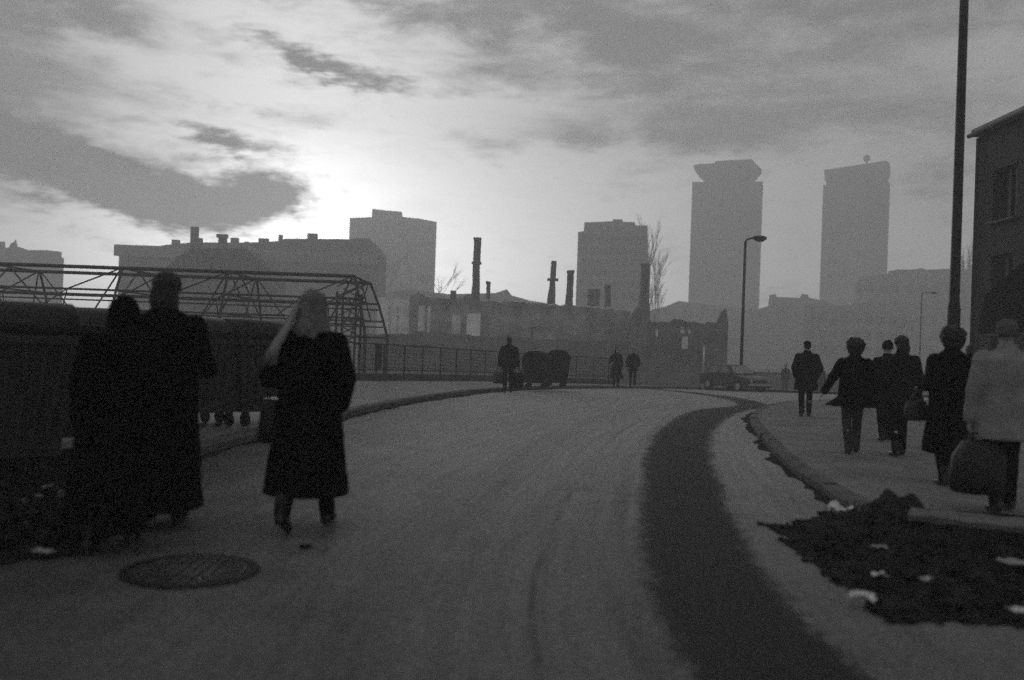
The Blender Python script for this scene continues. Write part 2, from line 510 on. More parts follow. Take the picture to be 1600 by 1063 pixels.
crack = t.m('MULTIPLY', t.smooth(vo.outputs['Distance'], 0.003, 0.012, 1.0, 0.0), t.smooth(nz4, 0.48, 0.56))
dusty = t.m('MULTIPLY', dusty, t.m('SUBTRACT', 1.0, t.m('MULTIPLY', crack, 0.3)))
wornv = t.m('MULTIPLY', 0.012, t.smooth(nz3, 0.3, 0.7, 0.6, 1.5))
fac = t.m('MAXIMUM', track, t.m('MAXIMUM', f1, t.m('MAXIMUM', f2, f3)), clamp=True)
mixn = t.new('ShaderNodeMix', data_type='FLOAT')
t.put(mixn.inputs['Factor'], fac); t.put(mixn.inputs['A'], dusty); t.put(mixn.inputs['B'], wornv)
cc = t.new('ShaderNodeCombineColor')
for i in range(3): t.l.new(mixn.outputs['Result'], cc.inputs[i])
t.l.new(cc.outputs[0], pb.inputs['Base Color'])
pb.inputs['Roughness'].default_value = 0.85; pb.inputs['Specular IOR Level'].default_value = 0.2
bn = t.new('ShaderNodeBump'); bn.inputs['Strength'].default_value = 0.5; bn.inputs['Distance'].default_value = 0.008
t.l.new(nz3, bn.inputs['Height']); t.l.new(bn.outputs[0], pb.inputs['Normal'])
ASPH = m

road_poly = [(-9, -8), (14, -8), (14, 2.0), (60, 8), (60, 60), (-1.0, 60)] + [(-9, 8)]
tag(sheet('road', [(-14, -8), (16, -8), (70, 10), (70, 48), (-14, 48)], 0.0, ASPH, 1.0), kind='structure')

PAVE = mat('pavement_surface', 0.135, 0.8, 0.28, 1.2, 0.4, 30, 0.12)
KW = 0.16
# left pavement: everything left of / beyond the left kerb
lk = [p for p in left_kerb]


def offset(line, d):
    out = []
    for i, p in enumerate(line):
        a = line[max(0, i - 1)]; b = line[min(len(line) - 1, i + 1)]
        q = Vector((b.x - a.x, b.y - a.y, 0)).normalized()
        out.append(Vector((p.x - q.y * d, p.y + q.x * d, p.z)))
    return out


kerb('kerb', lk, KW, 0.13, CONC, 0, 1)
inner = offset(lk, KW)
poly = [(p.x, p.y) for p in inner] + [(inner[-1].x, 50.0), (-60, 50.0), (-60, inner[0].y), (inner[0].x - 0.5, inner[0].y)]
tag(sheet('pavement', poly, 0.124, PAVE, 1.0), kind='structure')
# right pavement island
kerb('kerb', right_kerb, KW, 0.105, CONC, 0, 1)
inner = offset(right_kerb, KW)
last = inner[-1]
poly = [(p.x, p.y) for p in inner] + [(last.x + 0.35, last.y - 0.12), (last.x + 0.7, last.y - 0.2), (last.x + 1.3, last.y - 0.34), (last.x + 2.2, last.y - 0.4), (30, last.y - 0.45), (30, inner[0].y + 0.2)]
tag(sheet('pavement', poly, 0.10, PAVE, 1.0), kind='structure')

# dark strips laid along the kerbs as painted shade of their faces
KERB_SHADE = mat('kerb_shade', 0.012, 0.95, 0.5, 5, 0.4, 30, 0.05)


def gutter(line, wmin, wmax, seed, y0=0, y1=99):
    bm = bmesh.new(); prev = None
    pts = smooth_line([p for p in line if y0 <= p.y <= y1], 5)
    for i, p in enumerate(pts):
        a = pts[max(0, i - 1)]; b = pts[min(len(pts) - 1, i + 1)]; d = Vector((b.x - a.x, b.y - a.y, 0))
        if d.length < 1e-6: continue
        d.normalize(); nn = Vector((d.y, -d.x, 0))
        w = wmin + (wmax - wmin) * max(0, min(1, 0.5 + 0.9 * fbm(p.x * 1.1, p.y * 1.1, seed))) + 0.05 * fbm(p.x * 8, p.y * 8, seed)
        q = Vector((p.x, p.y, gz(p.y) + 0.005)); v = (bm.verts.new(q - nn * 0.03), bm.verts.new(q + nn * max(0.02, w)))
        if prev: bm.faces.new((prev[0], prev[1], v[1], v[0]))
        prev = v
    return tag(link_mesh('gutter', bm, KERB_SHADE), kind='structure')


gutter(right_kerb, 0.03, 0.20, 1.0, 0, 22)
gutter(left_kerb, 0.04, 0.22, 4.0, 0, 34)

# broken-up patch of black soil beside the road
patch_px = [(1183, 817), (1240, 823), (1290, 800), (1316, 782), (1352, 800), (1420, 792), (1500, 792), (1640, 800), (1760, 850), (1800, 980), (1600, 978), (1500, 976), (1400, 972), (1350, 940), (1300, 912), (1250, 872), (1215, 838)]
pp = [G(x, y) for x, y in patch_px]


def in_poly(x, y, poly):
    c = False; n = len(poly)
    for i in range(n):
        a, b = poly[i], poly[(i + 1) % n]
        if (a.y > y) != (b.y > y) and x < (b.x - a.x) * (y - a.y) / (b.y - a.y) + a.x: c = not c
    return c


def edge_dist(x, y, poly):
    best = 9e9; p = Vector((x, y))
    for i in range(len(poly)):
        a = poly[i].to_2d(); b = poly[(i + 1) % len(poly)].to_2d(); ab = b - a
        s_ = max(0, min(1, (p - a).dot(ab) / max(ab.length_squared, 1e-9)))
        best = min(best, (p - a - ab * s_).length)
    return best


def heap(name, poly, height, res, material, rough=0.06, base=0.0, seed=0.0, hfun=None):
    x0 = min(p.x for p in poly); x1 = max(p.x for p in poly); y0 = min(p.y for p in poly); y1 = max(p.y for p in poly)
    bm = bmesh.new(); nx = int((x1 - x0) / res) + 3; ny = int((y1 - y0) / res) + 3; g = {}
    for j in range(ny):
        for i in range(nx):
            x = x0 - res + i * res; y = y0 - res + j * res
            x += 0.3 * res * fbm(x * 9, y * 9, seed); y += 0.3 * res * fbm(x * 9, y * 9, seed + 5)
            wob = 0.10 * fbm(x * 2.2, y * 2.2, seed + 9) + 0.05 * fbm(x * 9, y * 9, seed + 3)
            d = edge_dist(x, y, poly); d = (d if in_poly(x, y, poly) else -d) + wob
            k = max(0.0, min(1.0, (d + 0.02) / 0.35))
            z = base + k * (height * (hfun(x, y) if hfun else 1.0)) + k * rough * (fbm(x * 2.5, y * 2.5, seed) + 0.7 * fbm(x * 8, y * 8, seed + 1)) - (0.10 if d < -0.02 else 0.0)
            if d >= -0.02: z = max(z, base + 0.012 if d > 0 else base - 0.02)
            g[i, j] = (bm.verts.new((x, y, gz(y) + z)), d)
    for j in range(ny - 1):
        for i in range(nx - 1):
            q = [g[i, j], g[i + 1, j], g[i + 1, j + 1], g[i, j + 1]]
            if max(a[1] for a in q) > -0.05: bm.faces.new([a[0] for a in q])
    bmesh.ops.delete(bm, geom=[v for v in bm.verts if not v.link_faces], context='VERTS')
    return link_mesh(name, bm, material, smooth=False)


SOIL = mat('black_soil', 0.012, 0.95, 0.85, 7, 0.6, 30, 0.05)
sa_, sb_ = G(1415, 838, 0.0).to_2d(), G(1620, 864, 0.0).to_2d()


def under_slab(x, y):
    p = Vector((x, y)); ab = sb_ - sa_; q = max(0, min(1, (p - sa_).dot(ab) / ab.length_squared))
    dd = (p - sa_ - ab * q - Vector((0, -0.05))).length
    return 1.0 + 4.0 * max(0.0, 1 - dd / 0.45)


tag(heap('dirt', pp, 0.03, 0.045, SOIL, 0.06, 0.0, 2.0, under_slab), kind='structure')
me = bpy.data.objects['dirt'].data; bm = bmesh.new(); bm.from_mesh(me); rnd = random.Random(8); n = 0
top = [v.co.copy() for v in bm.verts if v.co.z > -0.03]
for c in rnd.sample(top, min(420, len(top))):
    s_ = rnd.uniform(0.012, 0.045) * (2.0 if rnd.random() < 0.07 else 1)
    M_ = Matrix.Translation((c.x, c.y, c.z + s_ * 0.3)) @ Matrix.Rotation(rnd.uniform(0, 6), 4, 'Z') @ Matrix.Rotation(rnd.uniform(-0.6, 0.6), 4, 'X') @ Matrix.Diagonal((s_ * rnd.uniform(1, 2.2), s_, s_ * rnd.uniform(0.5, 1), 1))
    r_ = bmesh.ops.create_icosphere(bm, subdivisions=1, radius=0.6, matrix=M_)
    for v in r_['verts']: v.co += Vector((rnd.uniform(-1, 1), rnd.uniform(-1, 1), rnd.uniform(-1, 1))) * s_ * 0.2
bm.to_mesh(me); bm.free()

# ------------------------------------------------------------------ dumpsters


def make_dumpster(label, group):
    W_, D_, H_ = 1.32, 1.0, 1.16
    t_ = thing('dumpster', label, 'dumpster', group=group)
    bm = bmesh.new()
    def ring(w, d, z): return [bm.verts.new((sx_ * w / 2, sy_ * d / 2, z)) for sx_, sy_ in ((-1, -1), (1, -1), (1, 1), (-1, 1))]
    a = ring(1.08, 0.78, 0.2); b = ring(1.1, 0.8, 0.34); c = ring(W_, D_, H_)
    for r0, r1 in ((a, b), (b, c)):
        for k in range(4): bm.faces.new((r0[k], r0[(k + 1) % 4], r1[(k + 1) % 4], r1[k]))
    bm.faces.new(a[::-1]); bm.faces.new(c)
    # pressed ribs on the four sides
    for k in range(9):
        u = (k - 4) / 4.6
        for sy_ in (-1, 1):
            add_tube(bm, [(u * 0.5, sy_ * 0.405, 0.36), (u * 0.61, sy_ * 0.502, H_ - 0.07)], 0.026, 6)
    for k in range(6):
        u = (k - 2.5) / 3.0
        for sx_ in (-1, 1):
            add_tube(bm, [(sx_ * 0.555, u * 0.36, 0.36), (sx_ * 0.662, u * 0.45, H_ - 0.07)], 0.026, 6)
    link_mesh('body', bm, GALV, t_)
    bm = bmesh.new()
    for sy_ in (-1, 1): add_box(bm, (0, sy_ * 0.515, H_), (1.42, 0.05, 0.07))
    for sx_ in (-1, 1): add_box(bm, (sx_ * 0.685, 0, H_), (0.05, 0.976, 0.07))
    link_mesh('rim', bm, GALV, t_)
    bm = bmesh.new(); rings = []
    for xx in (-0.655, -0.64, 0.64, 0.655):
        r = 0.485 if abs(xx) < 0.65 else 0.45
        rings.append([bm.verts.new((xx, -math.cos(PI * k / 14) * r, H_ + 0.037 + math.sin(PI * k / 14) * r * 0.56)) for k in range(15)])
    for r0, r1 in zip(rings, rings[1:]):
        for k in range(14): bm.faces.new((r0[k], r0[k + 1], r1[k + 1], r1[k]))
    bm.faces.new(rings[0]); bm.faces.new(rings[-1][::-1])
    for r0, r1 in zip(rings, rings[1:]): bm.faces.new((r0[0], r1[0], r1[14], r0[14]))
    lid = link_mesh('lid', bm, GALV_LID, t_, True)
    bm = bmesh.new(); add_tube(bm, [(-0.3, -0.46, H_ + 0.12), (-0.3, -0.52, H_ + 0.13), (0.3, -0.52, H_ + 0.13), (0.3, -0.46, H_ + 0.12)], 0.014, 6)
    link_mesh('handle', bm, STEEL, lid)
    for sx_ in (-1, 1):
        bm = bmesh.new(); add_tube(bm, [(sx_ * 0.70, 0, H_ - 0.06), (sx_ * 0.80, 0, H_ - 0.06)], 0.028, 10)
        link_mesh('trunnion', bm, STEEL, t_)
        for sy_ in (-1, 1):
            bm = bmesh.new(); add_tube(bm, [(sx_ * 0.42 - 0.025, sy_ * 0.3, 0.09), (sx_ * 0.42 + 0.025, sy_ * 0.3, 0.09)], 0.09, 16)
            add_box(bm, (sx_ * 0.42, sy_ * 0.3, 0.175), (0.09, 0.06, 0.06))
            link_mesh('wheel', bm, RUBBER, t_, False)
    return t_


DG = 'wheeled dumpsters along the left pavement'
dump = make_dumpster('ribbed dark dumpster with a rounded lid, beside the woman in the long coat', DG)


def put(o, p, rz, tilt=0.0, z=0.124):
    o.location = (p.x, p.y, gz(p.y) + z); o.rotation_euler = (tilt, 0, rz)


pd_ = G(385, 664, 0.124); put(dump, Vector((pd_.x + 0.05, pd_.y + 0.35, 0)), R(52))
for (px_, Y_, rz_, lab) in [
        (300, 12.1, R(50), 'dark dumpster half hidden behind the tall figure in the ankle-length coat'),
        (205, 10.4, R(47), 'dark dumpster whose lid shows behind the shorter of the two left figures'),
        (85, 8.9, R(40), 'dark dumpster with a pale worn rim at the left edge of the pavement'),
        (-25, 7.4, R(36), 'dark dumpster cut off by the left edge of the picture')]:
    d2 = copy_tree(dump); d2['label'] = lab
    dx, _ = pdir(px_, 520)
    put(d2, Vector((dx * Y_, Y_, 0)), rz_)
fp = G(835, 604, 0.124)
DG2 = 'pair of dumpsters at the far kerb'
d3 = copy_tree(dump); d3['label'] = 'left dumpster of the pair at the far kerb, nearer the man with bags'; d3['group'] = DG2
put(d3, Vector((fp.x, 30.6, 0)), R(82))
fp = G(866, 605, 0.124)
d4 = copy_tree(dump); d4['label'] = 'right dumpster of the pair at the far kerb, leaning to the right'; d4['group'] = DG2
put(d4, Vector((fp.x + 0.02, 31.9, 0.0)), R(96))
d4.rotation_euler = (0, R(7), R(96)); d4.location.z += 0.03
d3.scale = (0.86,) * 3; d4.scale = (0.86,) * 3

# rubble and scrap spilled over the kerb at the left
rub_px = [(-260, 1000), (-120, 930), (0, 884), (120, 872), (210, 800), (282, 750), (270, 726), (200, 735), (60, 730), (-80, 745), (-260, 800)]
rp = [G(x, y) for x, y in rub_px]
RUB = mat('rubble', 0.010, 0.95, 0.7, 5, 0.6, 25, 0.05)
rb_o = heap('rubble', rp, 0.13, 0.05, RUB, 0.10, 0.0, 6.0)
me = rb_o.data; bm = bmesh.new(); bm.from_mesh(me)
rnd = random.Random(3)
x0 = min(p.x for p in rp); x1 = max(p.x for p in rp); y0 = min(p.y for p in rp); y1 = max(p.y for p in rp)
n = 0
while n < 420:
    x, y = rnd.uniform(x0, x1), rnd.uniform(y0, y1)
    if not in_poly(x, y, rp): continue
    n += 1; s_ = rnd.uniform(0.02, 0.09) * (1.5 if rnd.random() < 0.1 else 1)
    rot = Matrix.Rotation(rnd.uniform(0, 6), 4, 'Z') @ Matrix.Rotation(rnd.uniform(-0.5, 0.5), 4, 'X')
    add_box(bm, (x, y, gz(y) + rnd.uniform(0.08, 0.2)), (s_ * rnd.uniform(0.8, 2.6), s_, s_ * rnd.uniform(0.3, 0.8)), rot)
bm.to_mesh(me); bm.free()
tag(rb_o, 'black rubble and scrap spilled over the left kerb', 'rubble', kind='stuff')

# ------------------------------------------------------------------ manhole cover
mp_ = G(298, 893)
mh = thing('manhole_cover', 'round cast iron manhole cover set in the road behind the walkers', 'manhole cover', (mp_.x, mp_.y, 0))
bm = bmesh.new()


def annulus(bm, r0, r1, z0, z1, seg=64):
    a = [[bm.verts.new((r * math.cos(2 * PI * k / seg), r * math.sin(2 * PI * k / seg), z)) for k in range(seg)] for r, z in ((r0, z0), (r0, z1), (r1, z1), (r1, z0))]
    for i in range(4):
        r_, s_ = a[i], a[(i + 1) % 4]
        for k in range(seg): bm.faces.new((r_[k], r_[(k + 1) % seg], s_[(k + 1) % seg], s_[k]))


annulus(bm, 0.335, 0.385, -0.03, 0.010); link_mesh('frame', bm, mat('black_iron', 0.005, 0.75, 0.4, 12, 0.2, 60, 0.2), mh)
bm = bmesh.new(); add_tube(bm, [(0, 0, -0.03), (0, 0, 0.003)], 0.322, 64)
annulus(bm, 0.295, 0.312, 0.002, 0.014); annulus(bm, 0.185, 0.2, 0.002, 0.014)
for k in range(24):
    a = 2 * PI * k / 24
    add_box(bm, (0.247 * math.cos(a), 0.247 * math.sin(a), 0.0075), (0.07, 0.028, 0.012), Matrix.Rotation(a, 4, 'Z'))
for i in range(-2, 3):
    L = 2 * math.sqrt(0.17 ** 2 - (i * 0.06) ** 2)
    add_box(bm, (i * 0.06, 0, 0.0075), (0.03, L * 0.92, 0.012))
link_mesh('lid', bm, IRON, mh)

# ------------------------------------------------------------------ people


def ruffle(me, amp, k, seed):
    nn = [v.normal.copy() for v in me.vertices]
    for v, n_ in zip(me.vertices, nn):
        q = v.co.copy(); v.co = q + n_ * fbm(q.x * k[0] + seed, q.y * k[1], q.z * k[2]) * amp


def hand(bm, w, d, lat, palm, s, curl=0.6, side=1):
    """w wrist, d pointing direction, lat towards the thumb, palm the way the palm faces"""
    d = Vector(d).normalized(); lat = Vector(lat); lat = (lat - d * lat.dot(d)).normalized(); palm = Vector(palm); palm = (palm - d * palm.dot(d) - lat * palm.dot(lat)).normalized()
    rot = Matrix((lat, d, palm)).transposed().to_4x4()
    add_ell(bm, w + d * 0.05 * s, (0.040 * s, 0.055 * s, 0.017 * s), rot, 12)
    for i, L in enumerate((0.070, 0.078, 0.072, 0.056)):
        b0 = w + d * 0.085 * s + lat * (0.029 - 0.0195 * i) * s
        b1 = b0 + (d * math.cos(curl * 0.5) + palm * math.sin(curl * 0.5)) * L * 0.5 * s
        b2 = b1 + (d * math.cos(curl * 1.6) + palm * math.sin(curl * 1.6)) * L * 0.5 * s
        add_capsule(bm, b0, b1, 0.0098 * s, 0.0092 * s, 8); add_capsule(bm, b1, b2, 0.0092 * s, 0.0078 * s, 8)
    t0 = w + d * 0.025 * s + lat * 0.028 * s
    t1 = t0 + (lat * 0.75 + d * 0.7 + palm * 0.2).normalized() * 0.04 * s
    t2 = t1 + (lat * 0.15 + d * 0.9 + palm * 0.5).normalized() * 0.034 * s
    add_capsule(bm, t0, t1, 0.0125 * s, 0.011 * s, 8); add_capsule(bm, t1, t2, 0.011 * s, 0.009 * s, 8)


def person(label, foot, H, yaw, hem=0.45, coat=CLOTH_BLACK, hemw=0.28, bulk=1.0, stride=0.16, lift=0.0, arms=('down', 'down'),
           head='short', headmat=None, legs=None, lean=0.0, hunch=0.0, group=None, voxel=0.012, eyes=False, coat_noise=0.02, off=0.0, shoulder=0.215,
           foot_out=0.0, split=0.12):
    """local frame: faces +Y, x to the person's right; returns the person (its body mesh) with clothing as children"""
    s = H / 1.75
    hipz = 0.93 * s
    ly, ry = -stride, stride           # left foot back, right foot forward
    fl = Vector((-0.10 * s, ly * s, 0.0)); fr = Vector((0.10 * s, ry * s, 0.0))
    hipL, hipR = Vector((-0.09 * s, 0, hipz)), Vector((0.09 * s, 0, hipz))
    def leg_pts(hip, f, back):
        ank = f + Vector((0, 0, 0.085 * s + (lift * s if back else 0)))
        kn = (hip + ank) / 2 + Vector((0, (0.07 if back else 0.045) * s, 0.02 * s))
        return hip, kn, ank
    LL, LR = leg_pts(hipL, fl, True), leg_pts(hipR, fr, False)
    hy = lean * 0.55 * s                # forward shift at the shoulders
    def sh(z): return hy * max(0, (z - hipz)) / (0.5 * s)
    nz = 1.47 * s
    hc = Vector((0, hy + (0.03 + hunch) * s, 1.635 * s - hunch * 0.55 * s))
    body = bmesh.new()
    # torso
    add_loft(body, [(0.80 * s, 0, 0, 0.10 * s, 0.08 * s), (0.86 * s, 0, 0, 0.155 * s, 0.11 * s), (0.95 * s, 0, 0.0, 0.165 * s, 0.115 * s),
                    (1.08 * s, 0, sh(1.08 * s), 0.135 * s, 0.10 * s), (1.25 * s, 0, sh(1.25 * s), 0.155 * s, 0.115 * s),
                    (1.38 * s, 0, sh(1.38 * s), 0.165 * s, 0.105 * s), (1.44 * s, 0, sh(1.44 * s), 0.12 * s, 0.08 * s), (1.49 * s, 0, sh(1.49 * s), 0.055 * s, 0.055 * s)], 28)
    add_capsule(body, (0, sh(nz), 1.43 * s), hc + Vector((0, -0.01 * s, -0.05 * s)), 0.056 * s, 0.054 * s)
    # head with a face
    add_ell(body, hc + Vector((0, 0, 0.012 * s)), (0.076 * s, 0.094 * s, 0.104 * s))
    add_ell(body, hc + Vector((0, 0.028 * s, -0.055 * s)), (0.056 * s, 0.062 * s, 0.062 * s))
    add_capsule(body, hc + Vector((0, 0.09 * s, 0.01 * s)), hc + Vector((0, 0.105 * s, -0.03 * s)), 0.009 * s, 0.015 * s, 8)
    add_ell(body, hc + Vector((0, 0.084 * s, -0.062 * s)), (0.024 * s, 0.012 * s, 0.009 * s), None, 10)
    add_ell(body, hc + Vector((0, 0.078 * s, -0.097 * s)), (0.024 * s, 0.016 * s, 0.016 * s), None, 10)
    add_capsule(body, hc + Vector((-0.04 * s, 0.082 * s, 0.026 * s)), hc + Vector((0.04 * s, 0.082 * s, 0.026 * s)), 0.010 * s, 0.010 * s, 8)
    for q in (-1, 1):
        add_ell(body, hc + Vector((q * 0.078 * s, -0.008 * s, -0.005 * s)), (0.012 * s, 0.02 * s, 0.032 * s), None, 10)
    # legs and feet
    for (hp, kn, an) in (LL, LR):
        add_capsule(body, hp + Vector((0, 0, -0.02)), kn, 0.086 * s, 0.058 * s); add_capsule(body, kn, an, 0.057 * s, 0.036 * s)
        add_capsule(body, kn * 0.6 + an * 0.4 + Vector((0, -0.02 * s, 0)), kn * 0.35 + an * 0.65, 0.05 * s, 0.036 * s)
        add_capsule(body, an + Vector((0, -0.03 * s, -0.045 * s)), an + Vector((0, 0.13 * s, -0.055 * s)), 0.034 * s, 0.026 * s)
    # arms
    sleeves = []
    shx = shoulder * s * 0.86
    for side, pose in ((-1, arms[0]), (1, arms[1])):
        A = Vector((side * shx, sh(1.39 * s), 1.39 * s))
        if pose == 'down': E = A + Vector((side * 0.055, -0.03, -0.29)) * s; Wp = E + Vector((side * 0.005, 0.05, -0.25)) * s
        elif pose == 'out': E = A + Vector((side * 0.15, -0.03, -0.25)) * s; Wp = E + Vector((side * 0.12, 0.03, -0.22)) * s
        elif pose == 'fwd': E = A + Vector((side * 0.05, 0.10, -0.27)) * s; Wp = E + Vector((side * 0.0, 0.16, -0.19)) * s
        elif pose == 'back': E = A + Vector((side * 0.07, -0.13, -0.26)) * s; Wp = E + Vector((side * 0.02, -0.06, -0.24)) * s
        elif pose == 'bent': E = A + Vector((side * 0.085, -0.05, -0.28)) * s; Wp = E + Vector((-side * 0.02, 0.22, -0.03)) * s
        elif pose == 'elbow': E = A + Vector((side * 0.17, -0.06, -0.24)) * s; Wp = E + Vector((-side * 0.08, 0.21, 0.0)) * s
        elif pose == 'pocket': E = A + Vector((side * 0.10, -0.08, -0.27)) * s; Wp = E + Vector((-side * 0.06, 0.12, -0.20)) * s
        elif pose == 'carry': E = A + Vector((side * 0.07, -0.01, -0.29)) * s; Wp = E + Vector((side * 0.03, 0.01, -0.26)) * s
        else: E = A + Vector((side * 0.055, 0, -0.29)) * s; Wp = E + Vector((0, 0.03, -0.25)) * s
        add_capsule(body, A, E, 0.052 * s, 0.042 * s); add_capsule(body, E, Wp, 0.042 * s, 0.028 * s)
        d = (Wp - E).normalized()
        hand(body, Wp, d, Vector((0, 1, 0)) if abs(d.y) < 0.7 else Vector((-side, 0, 0.3)), Vector((-side, 0, 0)) if abs(d.y) < 0.7 else Vector((0, 0, -1)), s, 0.9 if pose == 'carry' else 0.55)
        sleeves.append((A, E, Wp, d))
    root = link_mesh('person', remesh('person', body, 0.0085, 2), SKIN, None, True)
    tag(root, label, 'person', group)
    root.location = (foot.x, foot.y, gz(foot.y) + off); root.rotation_euler = (0, 0, yaw)
    hands = [Wp + d * 0.08 * s for (A, E, Wp, d) in sleeves]
    root['hand_left'] = hands[0]; root['hand_right'] = hands[1]
    # coat
    c = bmesh.new(); b = bulk; hz = hem
    fold = (coat_noise, 5, foot.x * 3 + foot.y)
    ring = []
    for (z, rx, ry, cy) in [(1.52, 0.070, 0.074, 0.0), (1.49, 0.095, 0.085, 0.0), (1.445, 0.165, 0.108, 0), (1.39, shoulder, 0.128, 0), (1.28, 0.208, 0.142, -0.005), (1.12, 0.192, 0.140, 0), (0.98, 0.205, 0.150, 0)]:
        ring.append((z * s, 0, cy * s + sh(z * s), rx * b * s if z < 1.45 else rx * s, ry * b * s, 0.008, 4, foot.y))
    z0 = 0.86 * s
    nst = 6
    for i in range(nst + 1):
        k = i / nst; z = z0 + (hz - z0) * k
        if z > 0.95 * s: continue
        rx = (0.215 * b * s) * (1 - k) + hemw * k; ry = (0.158 * b * s) * (1 - k) + (hemw * 0.74 + stride * 0.28) * k
        ring.append((z, 0.0, 0.0, rx, ry, fold[0] * (0.3 + k), fold[1], fold[2]))
    add_loft(c, ring[::-1], 48)
    for i, (A, E, Wp, d) in enumerate(sleeves):
        add_capsule(c, A + Vector((0, 0, -0.005)), E, 0.074 * b * s, 0.066 * b * s); add_capsule(c, E, Wp - d * 0.015, 0.064 * b * s, 0.05 * b * s)
    cm = remesh('coat', c, voxel, 2)
    # cloth wrinkles
    ruffle(cm, 0.009, (9, 9, 5), foot.x)
    link_mesh('coat', cm, coat, root, True)
    col_b = bmesh.new()
    add_loft(col_b, [(1.455 * s, 0, sh(1.45 * s) + 0.0, 0.105 * s, 0.095 * s), (1.50 * s, 0, sh(1.5 * s), 0.088 * s, 0.088 * s), (1.535 * s, 0, sh(1.53 * s) - 0.005, 0.078 * s, 0.08 * s)], 24)
    link_mesh('collar', col_b, coat, root, True)
    # trousers or stockings
    lm = legs or CLOTH_BLACK
    tb = bmesh.new()
    for (hp, kn, an) in (LL, LR):
        add_capsule(tb, hp + Vector((0, 0, -0.03)), kn, 0.10 * s, 0.075 * s); add_capsule(tb, kn, an + Vector((0, 0, 0.0)), 0.074 * s, 0.058 * s)
    add_ell(tb, (0, 0, hipz), (0.17 * s, 0.125 * s, 0.12 * s))
    tm = remesh('trousers', tb, 0.012, 2)
    ruffle(tm, 0.007, (8, 8, 7), foot.x)
    link_mesh('trousers', tm, lm, root, True)
    for (hp, kn, an), bk in ((LL, True), (LR, False)):
        sb = bmesh.new(); pit = -0.5 if (bk and lift > 0.02) else 0.0
        dirn = Vector((0, math.cos(pit), math.sin(pit)))
        add_capsule(sb, an + Vector((0, -0.035 * s, -0.03 * s)), an + Vector((0, 0, -0.038 * s)) + dirn * 0.10 * s, 0.044 * s, 0.04 * s)
        add_capsule(sb, an + Vector((0, 0, -0.038 * s)) + dirn * 0.07 * s, an + Vector((0, 0, -0.047 * s)) + dirn * 0.165 * s, 0.043 * s, 0.034 * s)
        add_capsule(sb, an + Vector((0, -0.005, 0.11 * s)), an + Vector((0, -0.005, -0.02)), 0.05 * s, 0.046 * s)
        sm_ = remesh('shoe', sb, 0.011, 2)
        for v in sm_.vertices:
            if not (bk and lift > 0.02): v.co.z = max(v.co.z, 0.002)
        link_mesh('shoe', sm_, LEATHER, root, True)
    # hair and headgear
    hm = headmat or HAIR
    hb = bmesh.new(); nm = 'hair'
    if head == 'short':
        add_ell(hb, hc + Vector((0, -0.012 * s, 0.03 * s)), (0.084 * s, 0.098 * s, 0.098 * s)); add_ell(hb, hc + Vector((0, -0.045 * s, -0.03 * s)), (0.074 * s, 0.06 * s, 0.07 * s))
    elif head == 'bushy':
        add_ell(hb, hc + Vector((0, -0.02 * s, 0.035 * s)), (0.125 * s, 0.125 * s, 0.115 * s)); add_ell(hb, hc + Vector((0, -0.05 * s, -0.05 * s)), (0.12 * s, 0.085 * s, 0.10 * s))
        for k in range(26):
            a = k * 2.4; e_ = -0.5 + 1.4 * (k / 26)
            add_ell(hb, hc + Vector((math.cos(a) * math.cos(e_) * 0.115 * s, (-0.25 + 0.75 * math.sin(a)) * math.cos(e_) * 0.12 * s - 0.01, math.sin(e_) * 0.115 * s + 0.02 * s)), (0.035 * s,) * 3, None, 10)
    elif head == 'long':
        add_ell(hb, hc + Vector((0, -0.018 * s, 0.03 * s)), (0.098 * s, 0.108 * s, 0.10 * s)); add_ell(hb, hc + Vector((0, -0.06 * s, -0.07 * s)), (0.10 * s, 0.066 * s, 0.15 * s))
    elif head == 'cap':
        nm = 'cap'
        add_ell(hb, hc + Vector((0, -0.006 * s, 0.062 * s)), (0.088 * s, 0.104 * s, 0.058 * s)); add_ell(hb, hc + Vector((0, 0.095 * s, 0.04 * s)), (0.06 * s, 0.05 * s, 0.012 * s), None, 12)
    elif head == 'beanie':
        nm = 'hat'
        add_ell(hb, hc + Vector((0, -0.008 * s, 0.045 * s)), (0.094 * s, 0.108 * s, 0.095 * s)); add_ell(hb, hc + Vector((0, -0.01 * s, 0.0)), (0.096 * s, 0.106 * s, 0.045 * s))
    elif head in ('scarf', 'hood'):
        nm = 'headscarf' if head == 'scarf' else 'hood'
        add_ell(hb, hc + Vector((0, -0.022 * s, 0.022 * s)), (0.104 * s, 0.112 * s, 0.118 * s))
        add_loft(hb, [(hc.z - 0.24 * s, 0, hc.y - 0.05 * s, 0.155 * s, 0.118 * s, 0.03, 4, 1.0), (hc.z - 0.17 * s, 0, hc.y - 0.045 * s, 0.135 * s, 0.115 * s, 0.03, 4, 1.0), (hc.z - 0.08 * s, 0, hc.y - 0.035 * s, 0.112 * s, 0.108 * s),
                      (hc.z + 0.02 * s, 0, hc.y - 0.022 * s, 0.104 * s, 0.11 * s)], 32)
    hmesh = remesh(nm, hb, 0.011, 2)
    ln = 0.010 if head in ('bushy', 'long', 'short') else 0.006
    ruffle(hmesh, ln, (26, 26, 9 if head == 'long' else 22), foot.x)
    link_mesh(nm, hmesh, hm, root, True)
    if nm == 'cap':
        hb = bmesh.new(); add_ell(hb, hc + Vector((0, -0.03 * s, -0.005 * s)), (0.081 * s, 0.078 * s, 0.07 * s))
        link_mesh('hair', remesh('hair', hb, 0.011, 2), HAIR, root, True)
    if eyes:
        for q in (-1, 1):
            eb = bmesh.new(); add_ell(eb, hc + Vector((q * 0.032 * s, 0.083 * s, 0.006 * s)), (0.013 * s, 0.008 * s, 0.009 * s), None, 10)
            link_mesh('eye', eb, HAIR, root, True)
    return root


